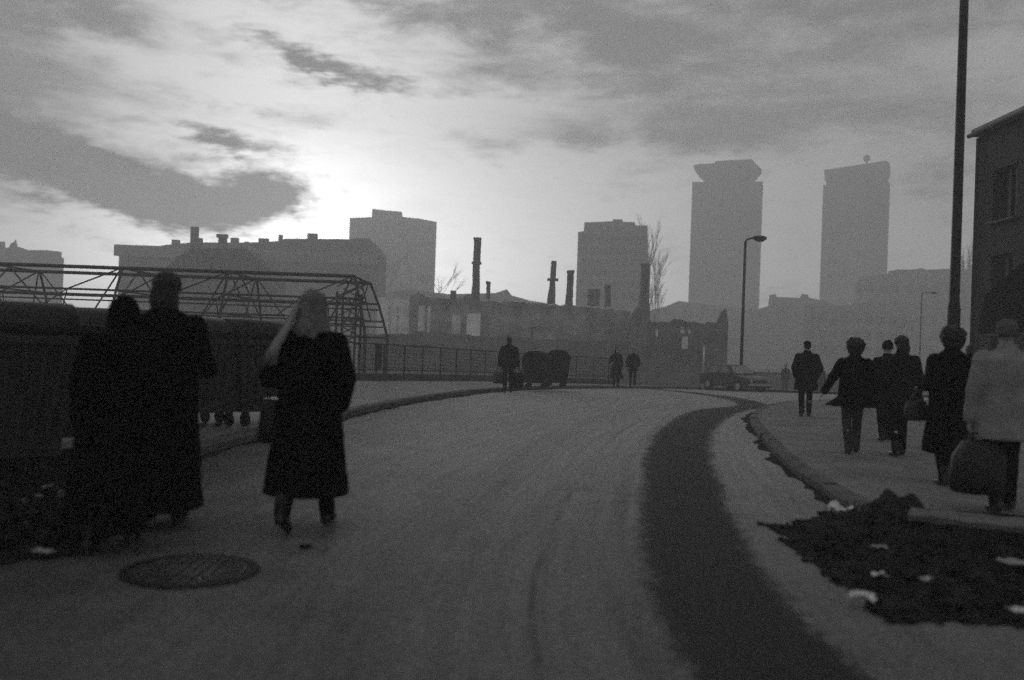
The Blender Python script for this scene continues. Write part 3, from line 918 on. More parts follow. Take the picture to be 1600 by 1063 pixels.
def world_hand(p, which):
    h = Vector(p['hand_' + which]); m = Matrix.Translation(p.location) @ Matrix.Rotation(p.rotation_euler[2], 4, 'Z')
    del_ = m @ h
    return del_


def bag(name, label, top, size, yaw, material, strap=0.12, group=None, squash=0.85):
    """soft bag hanging from its handle at the point top"""
    w, d, h = size
    b = thing(name, label, 'bag', (top.x, top.y, top.z - strap - h), yaw, group)
    bm = bmesh.new()
    rings = []
    for k, (z, f) in enumerate([(0, 0.86), (0.03 * h, 0.97), (0.3 * h, 1.03), (0.7 * h, 0.98), (0.95 * h, squash), (h, squash * 0.9)]):
        rings.append((z, 0, 0, w / 2 * f, d / 2 * f, 0.03, 3, k * 0.4))
    add_loft(bm, rings, 28)
    for v in bm.verts:      # squarer than an ellipse
        a = math.atan2(v.co.y / d, v.co.x / w); r = 1 + 0.09 * abs(math.sin(2 * a)); v.co.x *= r; v.co.y *= r
        v.co += Vector((fbm(v.co.x * 9, v.co.y * 9, v.co.z * 9 + top.x), fbm(v.co.y * 9, v.co.z * 9, 4 + top.x), 0)) * 0.014
    link_mesh('body', bm, material, b, True)
    for q in (-1, 1):
        bm = bmesh.new(); pts = [(w * 0.28 * math.cos(PI * (1 - k / 8)), q * d * 0.12 * (1 - math.sin(PI * k / 8)), h * 0.97 + (strap + 0.01) * math.sin(PI * k / 8)) for k in range(9)]
        add_tube(bm, pts, 0.009, 6); link_mesh('handle', bm, material, b)
    return b


def drop_hands(p):
    for k in ('hand_left', 'hand_right'):
        if k in p: del p[k]


# --- the woman in the long coat, nearest
pw = person('woman in a long black coat and pale-edged headscarf, handbag at her side', G(476, 829), 1.70, R(-4), hem=0.27, coat=CLOTH_BLACK, hemw=0.30, bulk=1.14,
            stride=0.23, lift=0.07, arms=('bent', 'pocket'), head='scarf', headmat=SCARF, legs=CLOTH_BLACK, coat_noise=0.028, shoulder=0.225)
sb = bmesh.new(); s = 1.70 / 1.75
pts = [(-0.105 * s, -0.02, 1.66 * s), (-0.125 * s, -0.055, 1.55 * s), (-0.175 * s, -0.09, 1.44 * s), (-0.235 * s, -0.10, 1.32 * s), (-0.27 * s, -0.085, 1.20 * s)]
prev = None
for i, p in enumerate(pts):
    w = 0.03 + 0.012 * i
    a = [Vector(p) + Vector((-w * 0.8, w * 0.5, -0.01)), Vector(p) + Vector((w * 0.6, -w * 0.5, 0.01))]
    vv = [sb.verts.new(a[0]), sb.verts.new(a[1]), sb.verts.new(a[1] + Vector((0.012, -0.016, 0))), sb.verts.new(a[0] + Vector((-0.012, -0.016, 0)))]
    if prev:
        for k in range(4): sb.faces.new((prev[k], prev[(k + 1) % 4], vv[(k + 1) % 4], vv[k]))
    else: sb.faces.new(vv[::-1])
    prev = vv
sb.faces.new(prev)
so = link_mesh('scarf_end', sb, PALE, pw, True); so['label'] = 'pale loose end of the headscarf over the left shoulder'
hl = world_hand(pw, 'left'); drop_hands(pw)
bag('handbag', 'dark handbag hanging at the left side of the woman in the long coat', Vector((hl.x - 0.03, hl.y - 0.05, hl.z - 0.02)), (0.30, 0.14, 0.33), R(12), LEATHER, 0.10)

# --- the two dark figures at the left
p1 = person('tall dark-haired figure in an ankle-length black coat beside the stooped one', G(246, 822), 1.80, R(4), hem=0.13, coat=CLOTH_BLACK, hemw=0.30, bulk=1.12, stride=0.12,
            arms=('bent', 'bent'), head='long', coat_noise=0.035, shoulder=0.24)
drop_hands(p1)
p2 = person('shorter stooped hooded figure in black beside the tall dark-haired one', G(172, 858), 1.62, R(8), hem=0.20, coat=CLOTH_BLACK, hemw=0.28, bulk=1.15, stride=0.14,
            arms=('down', 'bent'), head='hood', headmat=CLOTH_BLACK, hunch=0.07, lean=0.1, coat_noise=0.03)
drop_hands(p2)

# --- man with bags
pm = person('bare-headed man in a dark jacket carrying a bag in each hand along the kerb', G(793, 614), 1.76, R(3), hem=0.74, coat=CLOTH_DARK, hemw=0.24, bulk=1.12, stride=0.10,
            arms=('carry', 'carry'), head='short', legs=CLOTH_BLACK, shoulder=0.23)
hl, hr = world_hand(pm, 'left'), world_hand(pm, 'right'); drop_hands(pm)
bag('shopping_bag', 'bulky bag in the left hand of the man at the kerb', hl, (0.34, 0.22, 0.36), R(20), CLOTH_GREY, 0.12, 'bags carried by the man')
bag('shopping_bag', 'large dark bag in the right hand of the man at the kerb', hr, (0.36, 0.24, 0.48), R(-15), CLOTH_BLACK, 0.12, 'bags carried by the man')

# --- pair on the far pavement
for (fx, hx, H_, hd, lb, hw_, hm_, y_) in [
        (962, 0, 1.62, 'long', 'woman with long hair and long dark coat, left of the far couple', 0.28, 0.34, R(186)),
        (988, 0, 1.66, 'short', 'man in a dark jacket, right of the far couple', 0.24, 0.66, R(176))]:
    q = person(lb, G(fx, 604.5, 0.124), H_, y_, hem=hm_, coat=CLOTH_DARK, hemw=hw_, stride=0.08, arms=('pocket', 'pocket') if hd == 'short' else ('down', 'bent'), head=hd, group='couple on the far pavement', off=0.124, eyes=True, legs=CLOTH_DARK)
    drop_hands(q)
# --- far figures beyond the bend
q = person('small distant figure in grey standing beyond the bend', Vector((pdir(1227, 600)[0] * 55, 55, 0)), 1.70, R(150), hem=0.6, coat=CLOTH_GREY, hemw=0.22, head='short', stride=0.05, legs=CLOTH_GREY, eyes=True); drop_hands(q)
q = person('faint distant figure half hidden behind the man in the flat cap', Vector((pdir(1283, 600)[0] * 52, 52, 0)), 1.6, R(10), hem=0.5, coat=CLOTH_GREY, hemw=0.26, head='long', stride=0.08, legs=CLOTH_GREY); drop_hands(q)
# --- right-hand group on the pavement
KZ = 0.10
q = person('man in a flat cap and knee-length coat walking alone ahead of the group', G(1258, 651, KZ), 1.60, R(-8), hem=0.56, coat=CLOTH_DARK, hemw=0.25, bulk=1.15, head='cap', headmat=CLOTH_BLACK, stride=0.10, arms=('pocket', 'pocket'), legs=CLOTH_BLACK, off=KZ, shoulder=0.225); drop_hands(q)
q = person('woman in a flared black coat and grey trousers, left arm held out', G(1331, 709, KZ), 1.50, R(-5), hem=0.62, coat=CLOTH_BLACK, hemw=0.36, bulk=1.12, head='bushy', stride=0.15, arms=('out', 'down'), legs=JEANS, off=KZ); drop_hands(q)
q = person('figure in a dark coat and hat mostly hidden behind the two women on the pavement', G(1383, 689, KZ), 1.53, R(0), hem=0.5, coat=CLOTH_BLACK, hemw=0.28, bulk=1.15, head='beanie', headmat=CLOTH_DARK, stride=0.12, off=KZ); drop_hands(q)
q = person('woman with collar-length hair in a dark jacket and black trousers beside the flared coat', G(1404, 713, KZ), 1.56, R(3), hem=0.70, coat=CLOTH_DARK, hemw=0.26, bulk=1.2, head='long', stride=0.12, arms=('pocket', 'down'), legs=CLOTH_BLACK, off=KZ, shoulder=0.23); drop_hands(q)
p5 = person('woman with bushy hair and long black coat in front of the lamp post', G(1481, 758, KZ), 1.60, R(2), hem=0.33, coat=CLOTH_BLACK, hemw=0.27, bulk=1.12, head='bushy', stride=0.10, arms=('bent', 'down'), legs=CLOTH_BLACK, off=KZ)
hl = world_hand(p5, 'left'); drop_hands(p5)
bag('handbag', 'dark handbag held at the left side of the woman with bushy hair', Vector((hl.x - 0.06, hl.y - 0.10, hl.z - 0.06)), (0.26, 0.13, 0.2), R(20), LEATHER, 0.08)
q = person('distant walker whose head just shows between the lamp post and the pale jacket', Vector((pdir(1515, 560)[0] * 19, 19, 0)), 1.62, R(0), hem=0.6, coat=CLOTH_DARK, hemw=0.25, head='short', off=KZ); drop_hands(q)
p6 = person('person in a pale jacket and light hat at the right edge of the picture', G(1566, 800, KZ), 1.62, R(-6), hem=0.62, coat=CLOTH_PALE, hemw=0.27, bulk=1.3, head='beanie', headmat=mat('light_hat', 0.07, 0.9, 0.2, 10), stride=0.10, arms=('carry', 'carry'), legs=CLOTH_BLACK, off=KZ, shoulder=0.235)
hl = world_hand(p6, 'left'); drop_hands(p6)
bag('carrier_bag', 'large dark carrier bag hanging low beside the person in the pale jacket', Vector((hl.x + 0.05, hl.y - 0.08, hl.z - 0.03)), (0.46, 0.30, 0.44), R(15), mat('carrier_bag', 0.006, 0.6, 0.4, 6, 0.3, 30), 0.07, None, 0.62)

# ------------------------------------------------------------------ debris at the right
PG = 'scraps of paper on the black soil'


def crumple(label, px, py, sx_, sy_, sz_, seed, material=PAPER, name='paper_scrap', group=PG, rz=0.0, off=0.05):
    p = G(px, py, off); sx_ *= 0.8; sy_ *= 0.8; sz_ *= 0.8
    bm = bmesh.new(); nx, ny = 9, 7; g = {}
    for i in range(nx):
        for j in range(ny):
            u, v = i / (nx - 1) - 0.5, j / (ny - 1) - 0.5
            z = sz_ * (0.5 + 0.9 * fbm(u * 3.1 + seed, v * 3.1, seed))
            g[i, j] = bm.verts.new((u * sx_ * (1 + 0.5 * fbm(v * 3, seed, 1)), v * sy_ * (1 + 0.5 * fbm(u * 3, seed, 2)), max(0.0, z)))
    for i in range(nx - 1):
        for j in range(ny - 1): bm.faces.new((g[i, j], g[i + 1, j], g[i + 1, j + 1], g[i, j + 1]))
    r = bmesh.ops.extrude_face_region(bm, geom=bm.faces[:])
    for e_ in r['geom']:
        if isinstance(e_, bmesh.types.BMVert): e_.co.z += 0.004
    o = link_mesh(name, bm, material, None, False, p); o.rotation_euler = (0, 0, rz)
    return tag(o, label, name.split('_')[0] if name != 'paper_scrap' else 'paper', group)


crumple('big crumpled white paper at the broken end of the kerb', 1310, 803, 0.20, 0.22, 0.11, 1.0, rz=0.4)
crumple('pale torn paper on the road edge of the black soil', 1347, 937, 0.17, 0.14, 0.05, 2.0, rz=-0.5)
crumple('small white scrap in the middle of the black soil, left of its twin', 1372, 900, 0.10, 0.07, 0.03, 3.0)
crumple('small white scrap on the black soil, right of its twin', 1448, 908, 0.08, 0.06, 0.03, 4.0, rz=0.3)
crumple('faint grey scrap near the concrete slab', 1374, 856, 0.13, 0.08, 0.02, 5.0, mat('grey_paper', 0.2, 0.9, 0.3, 8))
crumple('white scrap at the lower right edge of the soil', 1592, 957, 0.12, 0.08, 0.03, 6.0)
crumple('pale sheet lying by the right end of the concrete slab', 1585, 880, 0.22, 0.2, 0.02, 7.0, mat('grey_paper', 0.2, 0.9, 0.3, 8))
crumple('dark crushed scrap on the road at the heels of the woman in the long coat', 478, 856, 0.10, 0.07, 0.02, 8.0, RUB, 'litter_scrap', None, 0.2, 0.004)
crumple('pale scrap at the foot of the left rubble', 68, 864, 0.13, 0.07, 0.02, 9.0, mat('grey_paper', 0.2, 0.9, 0.3, 8), group='scraps of paper in the left rubble', off=0.12)
crumple('small pale scrap higher up in the left rubble', 115, 790, 0.10, 0.06, 0.04, 10.0, mat('grey_paper', 0.2, 0.9, 0.3, 8), group='scraps of paper in the left rubble', off=0.22)

# two dark lumps at the end of the kerb
for (px_, py_, sx_, sy_, sz_, sd_, lb) in [(1388, 802, 0.15, 0.14, 0.17, 1.0, 'dark lump of broken asphalt at the end of the kerb, left of two'), (1422, 804, 0.12, 0.13, 0.17, 3.0, 'dark lump of broken asphalt with a flat right side, right of two')]:
    bm = bmesh.new(); bmesh.ops.create_icosphere(bm, subdivisions=4, radius=1.0)
    for v in bm.verts:
        c = v.co.copy(); c *= 1 + 0.28 * fbm(c.x * 1.3 + sd_, c.y * 1.3, c.z * 1.3) + 0.06 * fbm(c.x * 6, c.y * 6, c.z * 6 + sd_)
        v.co = Vector((c.x * sx_, c.y * sy_, max(-0.2, c.z) * sz_))
    o = link_mesh('asphalt_lump', bm, mat('asphalt_lump', 0.03, 0.95, 0.4, 8, 0.5, 30, 0.05), None, False, G(px_, py_, 0.06)); tag(o, lb, 'rubble', 'lumps of broken asphalt')
# concrete slab standing in the soil
a, b = G(1415, 838, 0.0), G(1600, 862, 0.0)
mid = (a + b) / 2; d = (b - a); L = d.length
bm = bmesh.new(); add_box(bm, (0, 0, 0), (L, 0.19, 0.06))
bmesh.ops.bevel(bm, geom=bm.edges[:], offset=0.008, segments=1, affect='EDGES')
bmesh.ops.subdivide_edges(bm, edges=[e_ for e_ in bm.edges if e_.calc_length() > 0.5], cuts=14, use_grid_fill=True)
for v in bm.verts: v.co += Vector((0, 0.5, 1)) * 0.012 * fbm(v.co.x * 6, v.co.y * 9, v.co.z * 9)
o = link_mesh('kerb_slab', bm, CONC_SLAB, None, False, (mid.x, mid.y - 0.05, 0.185)); o.rotation_euler = (R(9), R(-1), math.atan2(d.y, d.x))
tag(o, 'long concrete kerb slab lying loose on the black soil', 'slab')

# ------------------------------------------------------------------ street lamps


def lamp(label, x, y, h, r0, r1, arm, thick_at=None, head=(0.5, 0.16, 0.09), rise=0.25, side=1, step=0.0):
    o = thing('street_lamp', label, 'street lamp', (x, y, gz(y) + 0.0), 0, 'street lamps')
    bm = bmesh.new()
    if thick_at:
        add_tube(bm, [(0, 0, -0.1), (0, 0, thick_at), (0, 0, thick_at + 0.12), (0, 0, h)], [r0 * 1.25, r0 * 1.25, r0, r1], 16)
    else: add_tube(bm, [(0, 0, -0.1), (0, 0, h)], [r0, r1], 12)
    link_mesh('post', bm, POST, o, True)
    bm = bmesh.new(); add_tube(bm, [(0, 0, h - 0.04), (side * 0.06, 0, h + rise * 0.5), (side * 0.2, 0, h + rise), (side * arm, 0, h + rise + step)], r1 * 0.75, 8); link_mesh('arm', bm, POST, o, True)
    bm = bmesh.new(); cx = side * (arm + head[0] * 0.4)
    add_loft(bm, [(-head[2] * 0.6, 0, 0, head[0] * 0.36, head[1] * 0.35), (-head[2] * 0.3, 0, 0, head[0] * 0.48, head[1] * 0.5), (head[2] * 0.3, 0, 0, head[0] * 0.5, head[1] * 0.5), (head[2] * 0.6, 0, 0, head[0] * 0.3, head[1] * 0.3)], 20)
    lh = link_mesh('lamp_head', bm, POST, o, True, (cx, 0, h + rise + step))
    bm = bmesh.new(); add_ell(bm, (0, 0, -head[2] * 0.62), (head[0] * 0.32, head[1] * 0.3, head[2] * 0.4)); link_mesh('lens', bm, GLASS, lh, True)
    return o


# the near post: 14 px wide at ~14 m
Y_ = 13.2
b0 = P(1489.5, 520, Y_); lamp('tall dark lamp post rising out of the picture behind the bushy-haired woman', b0.x, Y_, 9.2, 0.071, 0.055, 1.4, thick_at=CAMZ + (P(1490, 482, Y_).z - CAMZ))
Y_ = 47.0
b0 = P(1158, 575, Y_); tp = P(1163, 377, Y_)
lamp('slim lamp post with a short arm behind the parked car', b0.x, Y_, tp.z - gz(Y_) - 0.02, 0.095, 0.07, 0.45, head=(0.75, 0.28, 0.2), rise=0.16, step=0.05)
Y_ = 82.0
b0 = P(1437, 560, Y_); tp = P(1438.5, 459, Y_)
lamp('thin distant lamp post with a flat arm, seen above the two women', b0.x, Y_, tp.z - gz(Y_), 0.07, 0.05, 0.9, head=(0.5, 0.2, 0.12), rise=0.1)

# ------------------------------------------------------------------ fence along the left pavement
fl_pts = [P(-60, 590, 28.5), P(545, 592, 32.0), P(590, 592, 33.0), P(680, 590, 36.0), P(790, 590, 41.0), P(960, 590, 46.5)]
fl_pts = [Vector((p.x, p.y, gz(p.y) + 0.124)) for p in fl_pts]
dense_l = smooth_line(fl_pts, 40)
fence = thing('fence', 'low metal fence of posts, rails and mesh on a dark plinth along the left pavement', 'fence', fl_pts[1])
inv = Vector(fl_pts[1])
bm = bmesh.new(); rings = []
for i, p in enumerate(dense_l[::4]):
    q = p - inv; rings.append([bm.verts.new(q + Vector((0, dy, dz))) for dy, dz in ((-0.12, -0.05), (-0.12, 0.26), (0.12, 0.26), (0.12, -0.05))])
for r0, r1 in zip(rings, rings[1:]):
    for k in range(4): bm.faces.new((r0[k], r0[(k + 1) % 4], r1[(k + 1) % 4], r1[k]))
link_mesh('plinth', bm, mat('plinth', 0.045, 0.95, 0.4, 2), fence)
for hz_ in (1.34, 0.40):
    bm = bmesh.new(); add_tube(bm, [p - inv + Vector((0, 0, hz_)) for p in dense_l[::4]], 0.028, 6); link_mesh('rail', bm, STEEL, fence)
acc, lastp = 0.0, None
for p in dense_l:
    if lastp is not None: acc += (p - lastp).length
    if lastp is None or acc >= 1.15:
        bm = bmesh.new(); add_box(bm, p - inv + Vector((0, 0, 0.80)), (0.055, 0.055, 1.09)); link_mesh('post', bm, STEEL, fence); acc = 0.0
    lastp = p
bm = bmesh.new()      # the mesh infill: a lattice of thin wires
acc = 0
for p, p2 in zip(dense_l, dense_l[1:]):
    L = (p2 - p).length; n = max(1, int(L / 0.16))
    for k in range(n):
        q = p.lerp(p2, k / n) - inv
        add_box(bm, q + Vector((0, 0, 0.87)), (0.012, 0.01, 0.9))
for hz_ in [0.48 + 0.14 * k for k in range(6)]:
    for p, p2 in zip(dense_l[::8], dense_l[8::8]):
        add_tube(bm, [p - inv + Vector((0, 0.008, hz_)), p2 - inv + Vector((0, 0.008, hz_))], 0.009, 4, False)
link_mesh('mesh_panel', bm, FENCEM, fence)

# ------------------------------------------------------------------ steel hall skeleton behind the fence
YF = 36.0
hall = thing('steel_frame', 'bare steel skeleton of a long shed with sloping sides beyond the fence', 'steel frame', (0, YF, gz(YF)))
oz = Vector((0, YF, gz(YF)))


def bar(bm, a, b, r): add_tube(bm, [Vector(a) - oz, Vector(b) - oz], r, 6)


zt = P(300, 420, YF).z; XR, XL = P(545, 430, YF).x, P(-420, 430, YF).x
zb = P(580, 527, YF).z
hgt = zt - zb
# cross-section: half-width at levels (0 bottom .. 1 top), the hall axis runs along x
lev = [(0.0, 0.0), (0.30, 0.28), (0.62, 0.62), (1.0, 1.15)]
DEP = 6.4


def prof(k, back):
    z = zb + hgt * lev[k][0]; y = YF + (lev[k][1] if not back else DEP - lev[k][1])
    return y, z


levels_parts = []
for k in range(4):
    bm = bmesh.new()
    ext = (0.75 - lev[k][1] * 0.62)
    for back in (False, True):
        y, z = prof(k, back); rr = (0.055, 0.045, 0.05, 0.085)[k]
        bar(bm, (XL, y, z), (XR + ext, y, z), rr)
        if k in (1, 2): bar(bm, (XL, y + 0.05, z - 0.26), (XR + ext, y + 0.05, z - 0.26), rr * 0.8)
    link_mesh('purlin', bm, STEEL, hall)
xf = XR; fr_i = 0
while xf > XL:
    bm = bmesh.new()
    for back in (False, True):
        for k in range(3):
            ya, za = prof(k, back); yb, zb2 = prof(k + 1, back)
            ea = 0.75 - lev[k][1] * 0.62 if fr_i == 0 else 0; eb = 0.75 - lev[k + 1][1] * 0.62 if fr_i == 0 else 0
            bar(bm, (xf + ea, ya, za), (xf + eb, yb, zb2), 0.06)
        y0_, z0_ = prof(0, back); bar(bm, (xf + (0.75 if fr_i == 0 else 0), y0_, gz(YF) - 0.3), (xf + (0.75 if fr_i == 0 else 0), y0_, z0_), 0.07)
    for k in (1, 2, 3):
        (ya, za), (yb, zb2) = prof(k, False), prof(k, True)
        bar(bm, (xf, ya, za), (xf, yb, zb2), 0.045)
    (ya, za), (yb, zb2) = prof(1, False), prof(3, True); bar(bm, (xf, ya, za), (xf, (ya + yb) / 2, zb2), 0.035); bar(bm, (xf, yb + 0.8, za), (xf, (ya + yb) / 2, zb2), 0.035)
    link_mesh('frame', bm, STEEL, hall)
    # bracing beside the frame, one piece per side
    for back in (False, True):
        bm = bmesh.new()
        (ya, za), (yb, zb2), (yc, zc) = prof(0, back), prof(2, back), prof(3, back)
        bar(bm, (xf - 0.05, yc, zc), (xf - 1.0, ya, za), 0.034); bar(bm, (xf - 0.05, yc, zc), (xf - 2.0, yb, zb2), 0.034)
        bar(bm, (xf - 2.0, yb, zb2), (xf - 2.0, ya, za), 0.03); bar(bm, (xf - 2.0, yb, zb2), (xf - 2.9, ya + 0.2, za + hgt * 0.3), 0.03)
        if fr_i % 2: bar(bm, (xf + 0.05, yc, zc), (xf + 1.6, ya, za), 0.03)
        link_mesh('brace', bm, STEEL, hall)
    xf -= (5.2, 4.4, 5.6, 4.8)[fr_i % 4]; fr_i += 1
bm = bmesh.new()      # lattice post at the right end
for (x_, y_) in ((XR + 0.28, YF + 0.3), (XR + 0.28, YF + 1.6), (XR - 0.5, YF + 0.3), (XR - 0.5, YF + 1.6)):
    bar(bm, (x_, y_, gz(YF) - 0.2), (x_, y_, zb + hgt * 0.72), 0.05)
for k in range(7):
    za, zc = zb - 0.4 + k * 0.4, zb + k * 0.4
    bar(bm, (XR - 0.5, YF + 0.3, za), (XR + 0.28, YF + 0.3, zc), 0.025); bar(bm, (XR - 0.5, YF + 1.6, zc), (XR + 0.28, YF + 1.6, za), 0.025)
link_mesh('lattice_post', bm, STEEL, hall)

# ------------------------------------------------------------------ walls with openings


def wall_bm(bm, L, top, th, openings, step=0.35, bottom=-0.4):
    """wall along +x from 0 to L; top(x) height; openings are (x0, x1, z0, z1)"""
    br = {0.0, L}
    k = 0.0
    while k < L: br.add(round(k, 3)); k += step
    for o in openings: br.add(round(o[0], 3)); br.add(round(o[1], 3))
    br = sorted(b for b in br if 0 <= b <= L)
    for x0, x1 in zip(br, br[1:]):
        if x1 - x0 < 1e-3: continue
        xm = (x0 + x1) / 2; ta, tb = top(x0 + 1e-4), top(x1 - 1e-4)
        cuts = sorted([(o[2], o[3]) for o in openings if o[0] <= xm <= o[1]])
        z = bottom; segs = []
        for (c0, c1) in cuts: segs.append((z, c0, None)); z = c1
        segs.append((z, ta, tb))
        for (za, zb_, zt_) in segs:
            zr = zb_ if zt_ is None else zt_
            if max(zb_, zr) <= za + 0.01: continue
            zb_, zr = max(zb_, za + 0.005), max(zr, za + 0.005)
            v = [bm.verts.new(p) for p in ((x0, 0, za), (x1, 0, za), (x1, 0, zr), (x0, 0, zb_), (x0, th, za), (x1, th, za), (x1, th, zr), (x0, th, zb_))]
            for f in ((0, 1, 2, 3), (7, 6, 5, 4), (0, 4, 5, 1), (3, 2, 6, 7), (0, 3, 7, 4), (1, 5, 6, 2)): bm.faces.new([v[i] for i in f])
    bmesh.ops.remove_doubles(bm, verts=bm.verts[:], dist=0.0005)


def interp(pts):
    pts = sorted(pts)
    def f(x):
        if x <= pts[0][0]: return pts[0][1]
        for (xa, za), (xb, zb_) in zip(pts, pts[1:]):
            if x <= xb: return za + (zb_ - za) * (x - xa) / max(1e-6, xb - xa)
        return pts[-1][1]
    return f


def px_wall(name, px_top, Y, th, openings, material, parent, origin, rag=0.06, step=0.35, yaw=0.0, fill=None):
    """wall whose top follows image points at distance Y, standing on the terrain"""
    g = gz(Y); pts = [P(x, y, Y) for x, y in px_top]; x0 = pts[0].x; L = pts[-1].x - x0
    tf = interp([(p.x - x0, p.z - g) for p in pts])
    ops = []
    for (a, b, c, d) in openings:   # pixel rectangles left, right, top, bottom
        pa, pb_ = P(a, d, Y), P(b, c, Y)
        ops.append((pa.x - x0, pb_.x - x0, pa.z - g, pb_.z - g))
    bm = bmesh.new()
    wall_bm(bm, L, lambda x: tf(x) + rag * fbm(x * 1.7, Y, 1.0) + rag * 0.6 * fbm(x * 6, Y, 2.0), th, ops, step)
    o = link_mesh(name, bm, material, parent, False, Vector((x0, Y, g)) - origin)
    return o


def chimney_px(xc, w, ytop, ybot, Y, origin, parent, material, caps=(), lean=0, widen=1.0):
    t_, b_ = P(xc, ytop, Y), P(xc - lean, ybot, Y)
    wm = w * Y / F; h = t_.z - b_.z
    bm = bmesh.new(); n = 10; rings = []
    for i in range(n + 1):
        k = i / n; ww = wm * (widen + (1 - widen) * min(1, k * 2.0)) / 2
        c = Vector((b_.x + (t_.x - b_.x) * k, Y + 0.3, b_.z - 0.6 * (k == 0) + h * k)) - origin
        j = 0.05 * wm
        rings.append([bm.verts.new(c + Vector((sx_ * ww + random.uniform(-j, j), sy_ * wm / 2, 0 if i < n else random.uniform(-0.1, 0.1)))) for sx_, sy_ in ((-1, -1), (1, -1), (1, 1), (-1, 1))])
    for r0, r1 in zip(rings, rings[1:]):
        for k in range(4): bm.faces.new((r0[k], r0[(k + 1) % 4], r1[(k + 1) % 4], r1[k]))
    bm.faces.new(rings[0][::-1]); bm.faces.new(rings[-1])
    for cy, cw in caps:
        z_ = P(xc, cy, Y).z; k = (z_ - b_.z) / h; add_box(bm, (b_.x + (t_.x - b_.x) * k - origin.x, Y + 0.3 - origin.y, z_ - origin.z), (wm * cw, wm * cw, 0.22))
    return link_mesh('chimney', bm, material, parent)


random.seed(11)
# long burnt ruin
YR = 96.0; org = Vector((P(800, 500, YR).x, YR, gz(YR)))
ruin = thing('ruined_building', 'long roofless burnt-out building with a pale wall and bare chimneys', 'ruin', org)
px_wall('wall', [(752, 469), (800, 470), (834, 473), (900, 477), (990, 485), (1000, 487)], YR, 0.5, [], PLASTER, ruin, org, 0.22)
px_wall('burnt_band', [(752.5, 470), (800, 471), (834, 474), (900, 478), (985, 486)], YR - 0.06, 0.055, [], BURNT, ruin, org, 0.22, fill=None).scale.z = 1.0
bb = ruin.children[-1]   # trim the band to the top of the wall only
mb = bb.data
ztop = max(v.co.z for v in mb.vertices)
for v in mb.vertices:
    if v.co.z < 1.0: v.co.z = 0.0
bmx = bmesh.new(); bmx.from_mesh(mb)
tops = {}
for v in bmx.verts:
    kx = round(v.co.x, 2); tops[kx] = max(tops.get(kx, 0), v.co.z)
for v in bmx.verts:
    if v.co.z < 0.5: v.co.z = tops[round(v.co.x, 2)] - 1.0 - 0.35 * fbm(v.co.x * 0.9, 3.0, 1.0)
bmx.to_mesh(mb); bmx.free()
px_wall('wall', [(640, 462), (655, 459), (690, 467), (725, 468), (727, 461), (734, 459), (739, 468), (752, 469)], YR - 0.3, 0.5,
        [(652, 664, 478, 519), (666, 673, 478, 519), (705, 720, 492, 522)], BURNT, ruin, org, 0.25)
px_wall('gable_wall', [(590, 466), (600, 464), (640, 470)], YR + 6, 0.5, [(606, 612, 480, 530), (618, 624, 480, 530)], PLASTER, ruin, org, 0.1)
px_wall('rear_wall', [(640, 474), (700, 482), (752, 488)], YR + 7, 0.5, [(660, 672, 495, 540)], PLASTER, ruin, org, 0.1)
bm = bmesh.new()
c0, c1 = P(730, 490, YR), P(750, 530, YR)
add_box(bm, ((c0.x + c1.x) / 2 - org.x, -0.5, (c0.z + gz(YR)) / 2 - org.z), (c1.x - c0.x, 0.35, c0.z - gz(YR))); link_mesh('buttress', bm, PLASTER, ruin)
chimney_px(746, 11, 371, 492, YR, org, ruin, BRICKD, [(411, 1.35), (373, 1.12)], 4, 1.25)
chimney_px(763, 6, 440, 472, YR + 4, org, ruin, BRICKD, [(442, 1.3)])
chimney_px(866, 8, 407, 476, YR, org, ruin, BRICKD, [(437, 2.1)], 5, 1.7)
chimney_px(892, 10, 423, 478, YR, org, ruin, BRICKD, [(425, 1.15)], 3, 1.2)
chimney_px(950, 9, 445, 482, YR + 5, org, ruin, BRICKD, [(447, 1.1)])
chimney_px(928, 18, 452, 482, YR + 8, org, ruin, BRICKD)
chimney_px(708, 9, 454, 470, YR, org, ruin, BRICKD)
chimney_px(1009, 12, 412, 492, YR - 4, org, ruin, BRICKD, [(414, 1.15)], 3, 1.5)
# stair tower stump right of it and the rubble wall in front
YT = 90.0
px_wall('tower_stump', [(976, 530), (980, 505), (990, 492), (1000, 478), (1013, 474), (1016, 480)], YT, 3.0, [], BRICKD, ruin, org, 0.2)

YB = 80.0; org = Vector((P(800, 530, YB).x, YB, gz(YB)))
bw_ = thing('boundary_wall', 'dark grimy wall with a ragged top in front of the pale ruin', 'wall', org)
px_wall('wall', [(560, 522), (640, 522), (655, 518), (690, 520), (740, 525), (800, 528), (985, 534)], YB, 0.4, [], WALLD, bw_, org, 0.22)
bm = bmesh.new()
c0 = P(832, 513, YB)
add_tube(bm, [(c0.x - org.x, 0.2, c0.z - org.z), (c0.x - org.x, 0.2, c0.z - org.z - 0.9)], 0.05, 6); add_box(bm, (c0.x - org.x, 0.2, c0.z - org.z), (0.35, 0.12, 0.14)); link_mesh('stub_post', bm, STEEL, bw_)

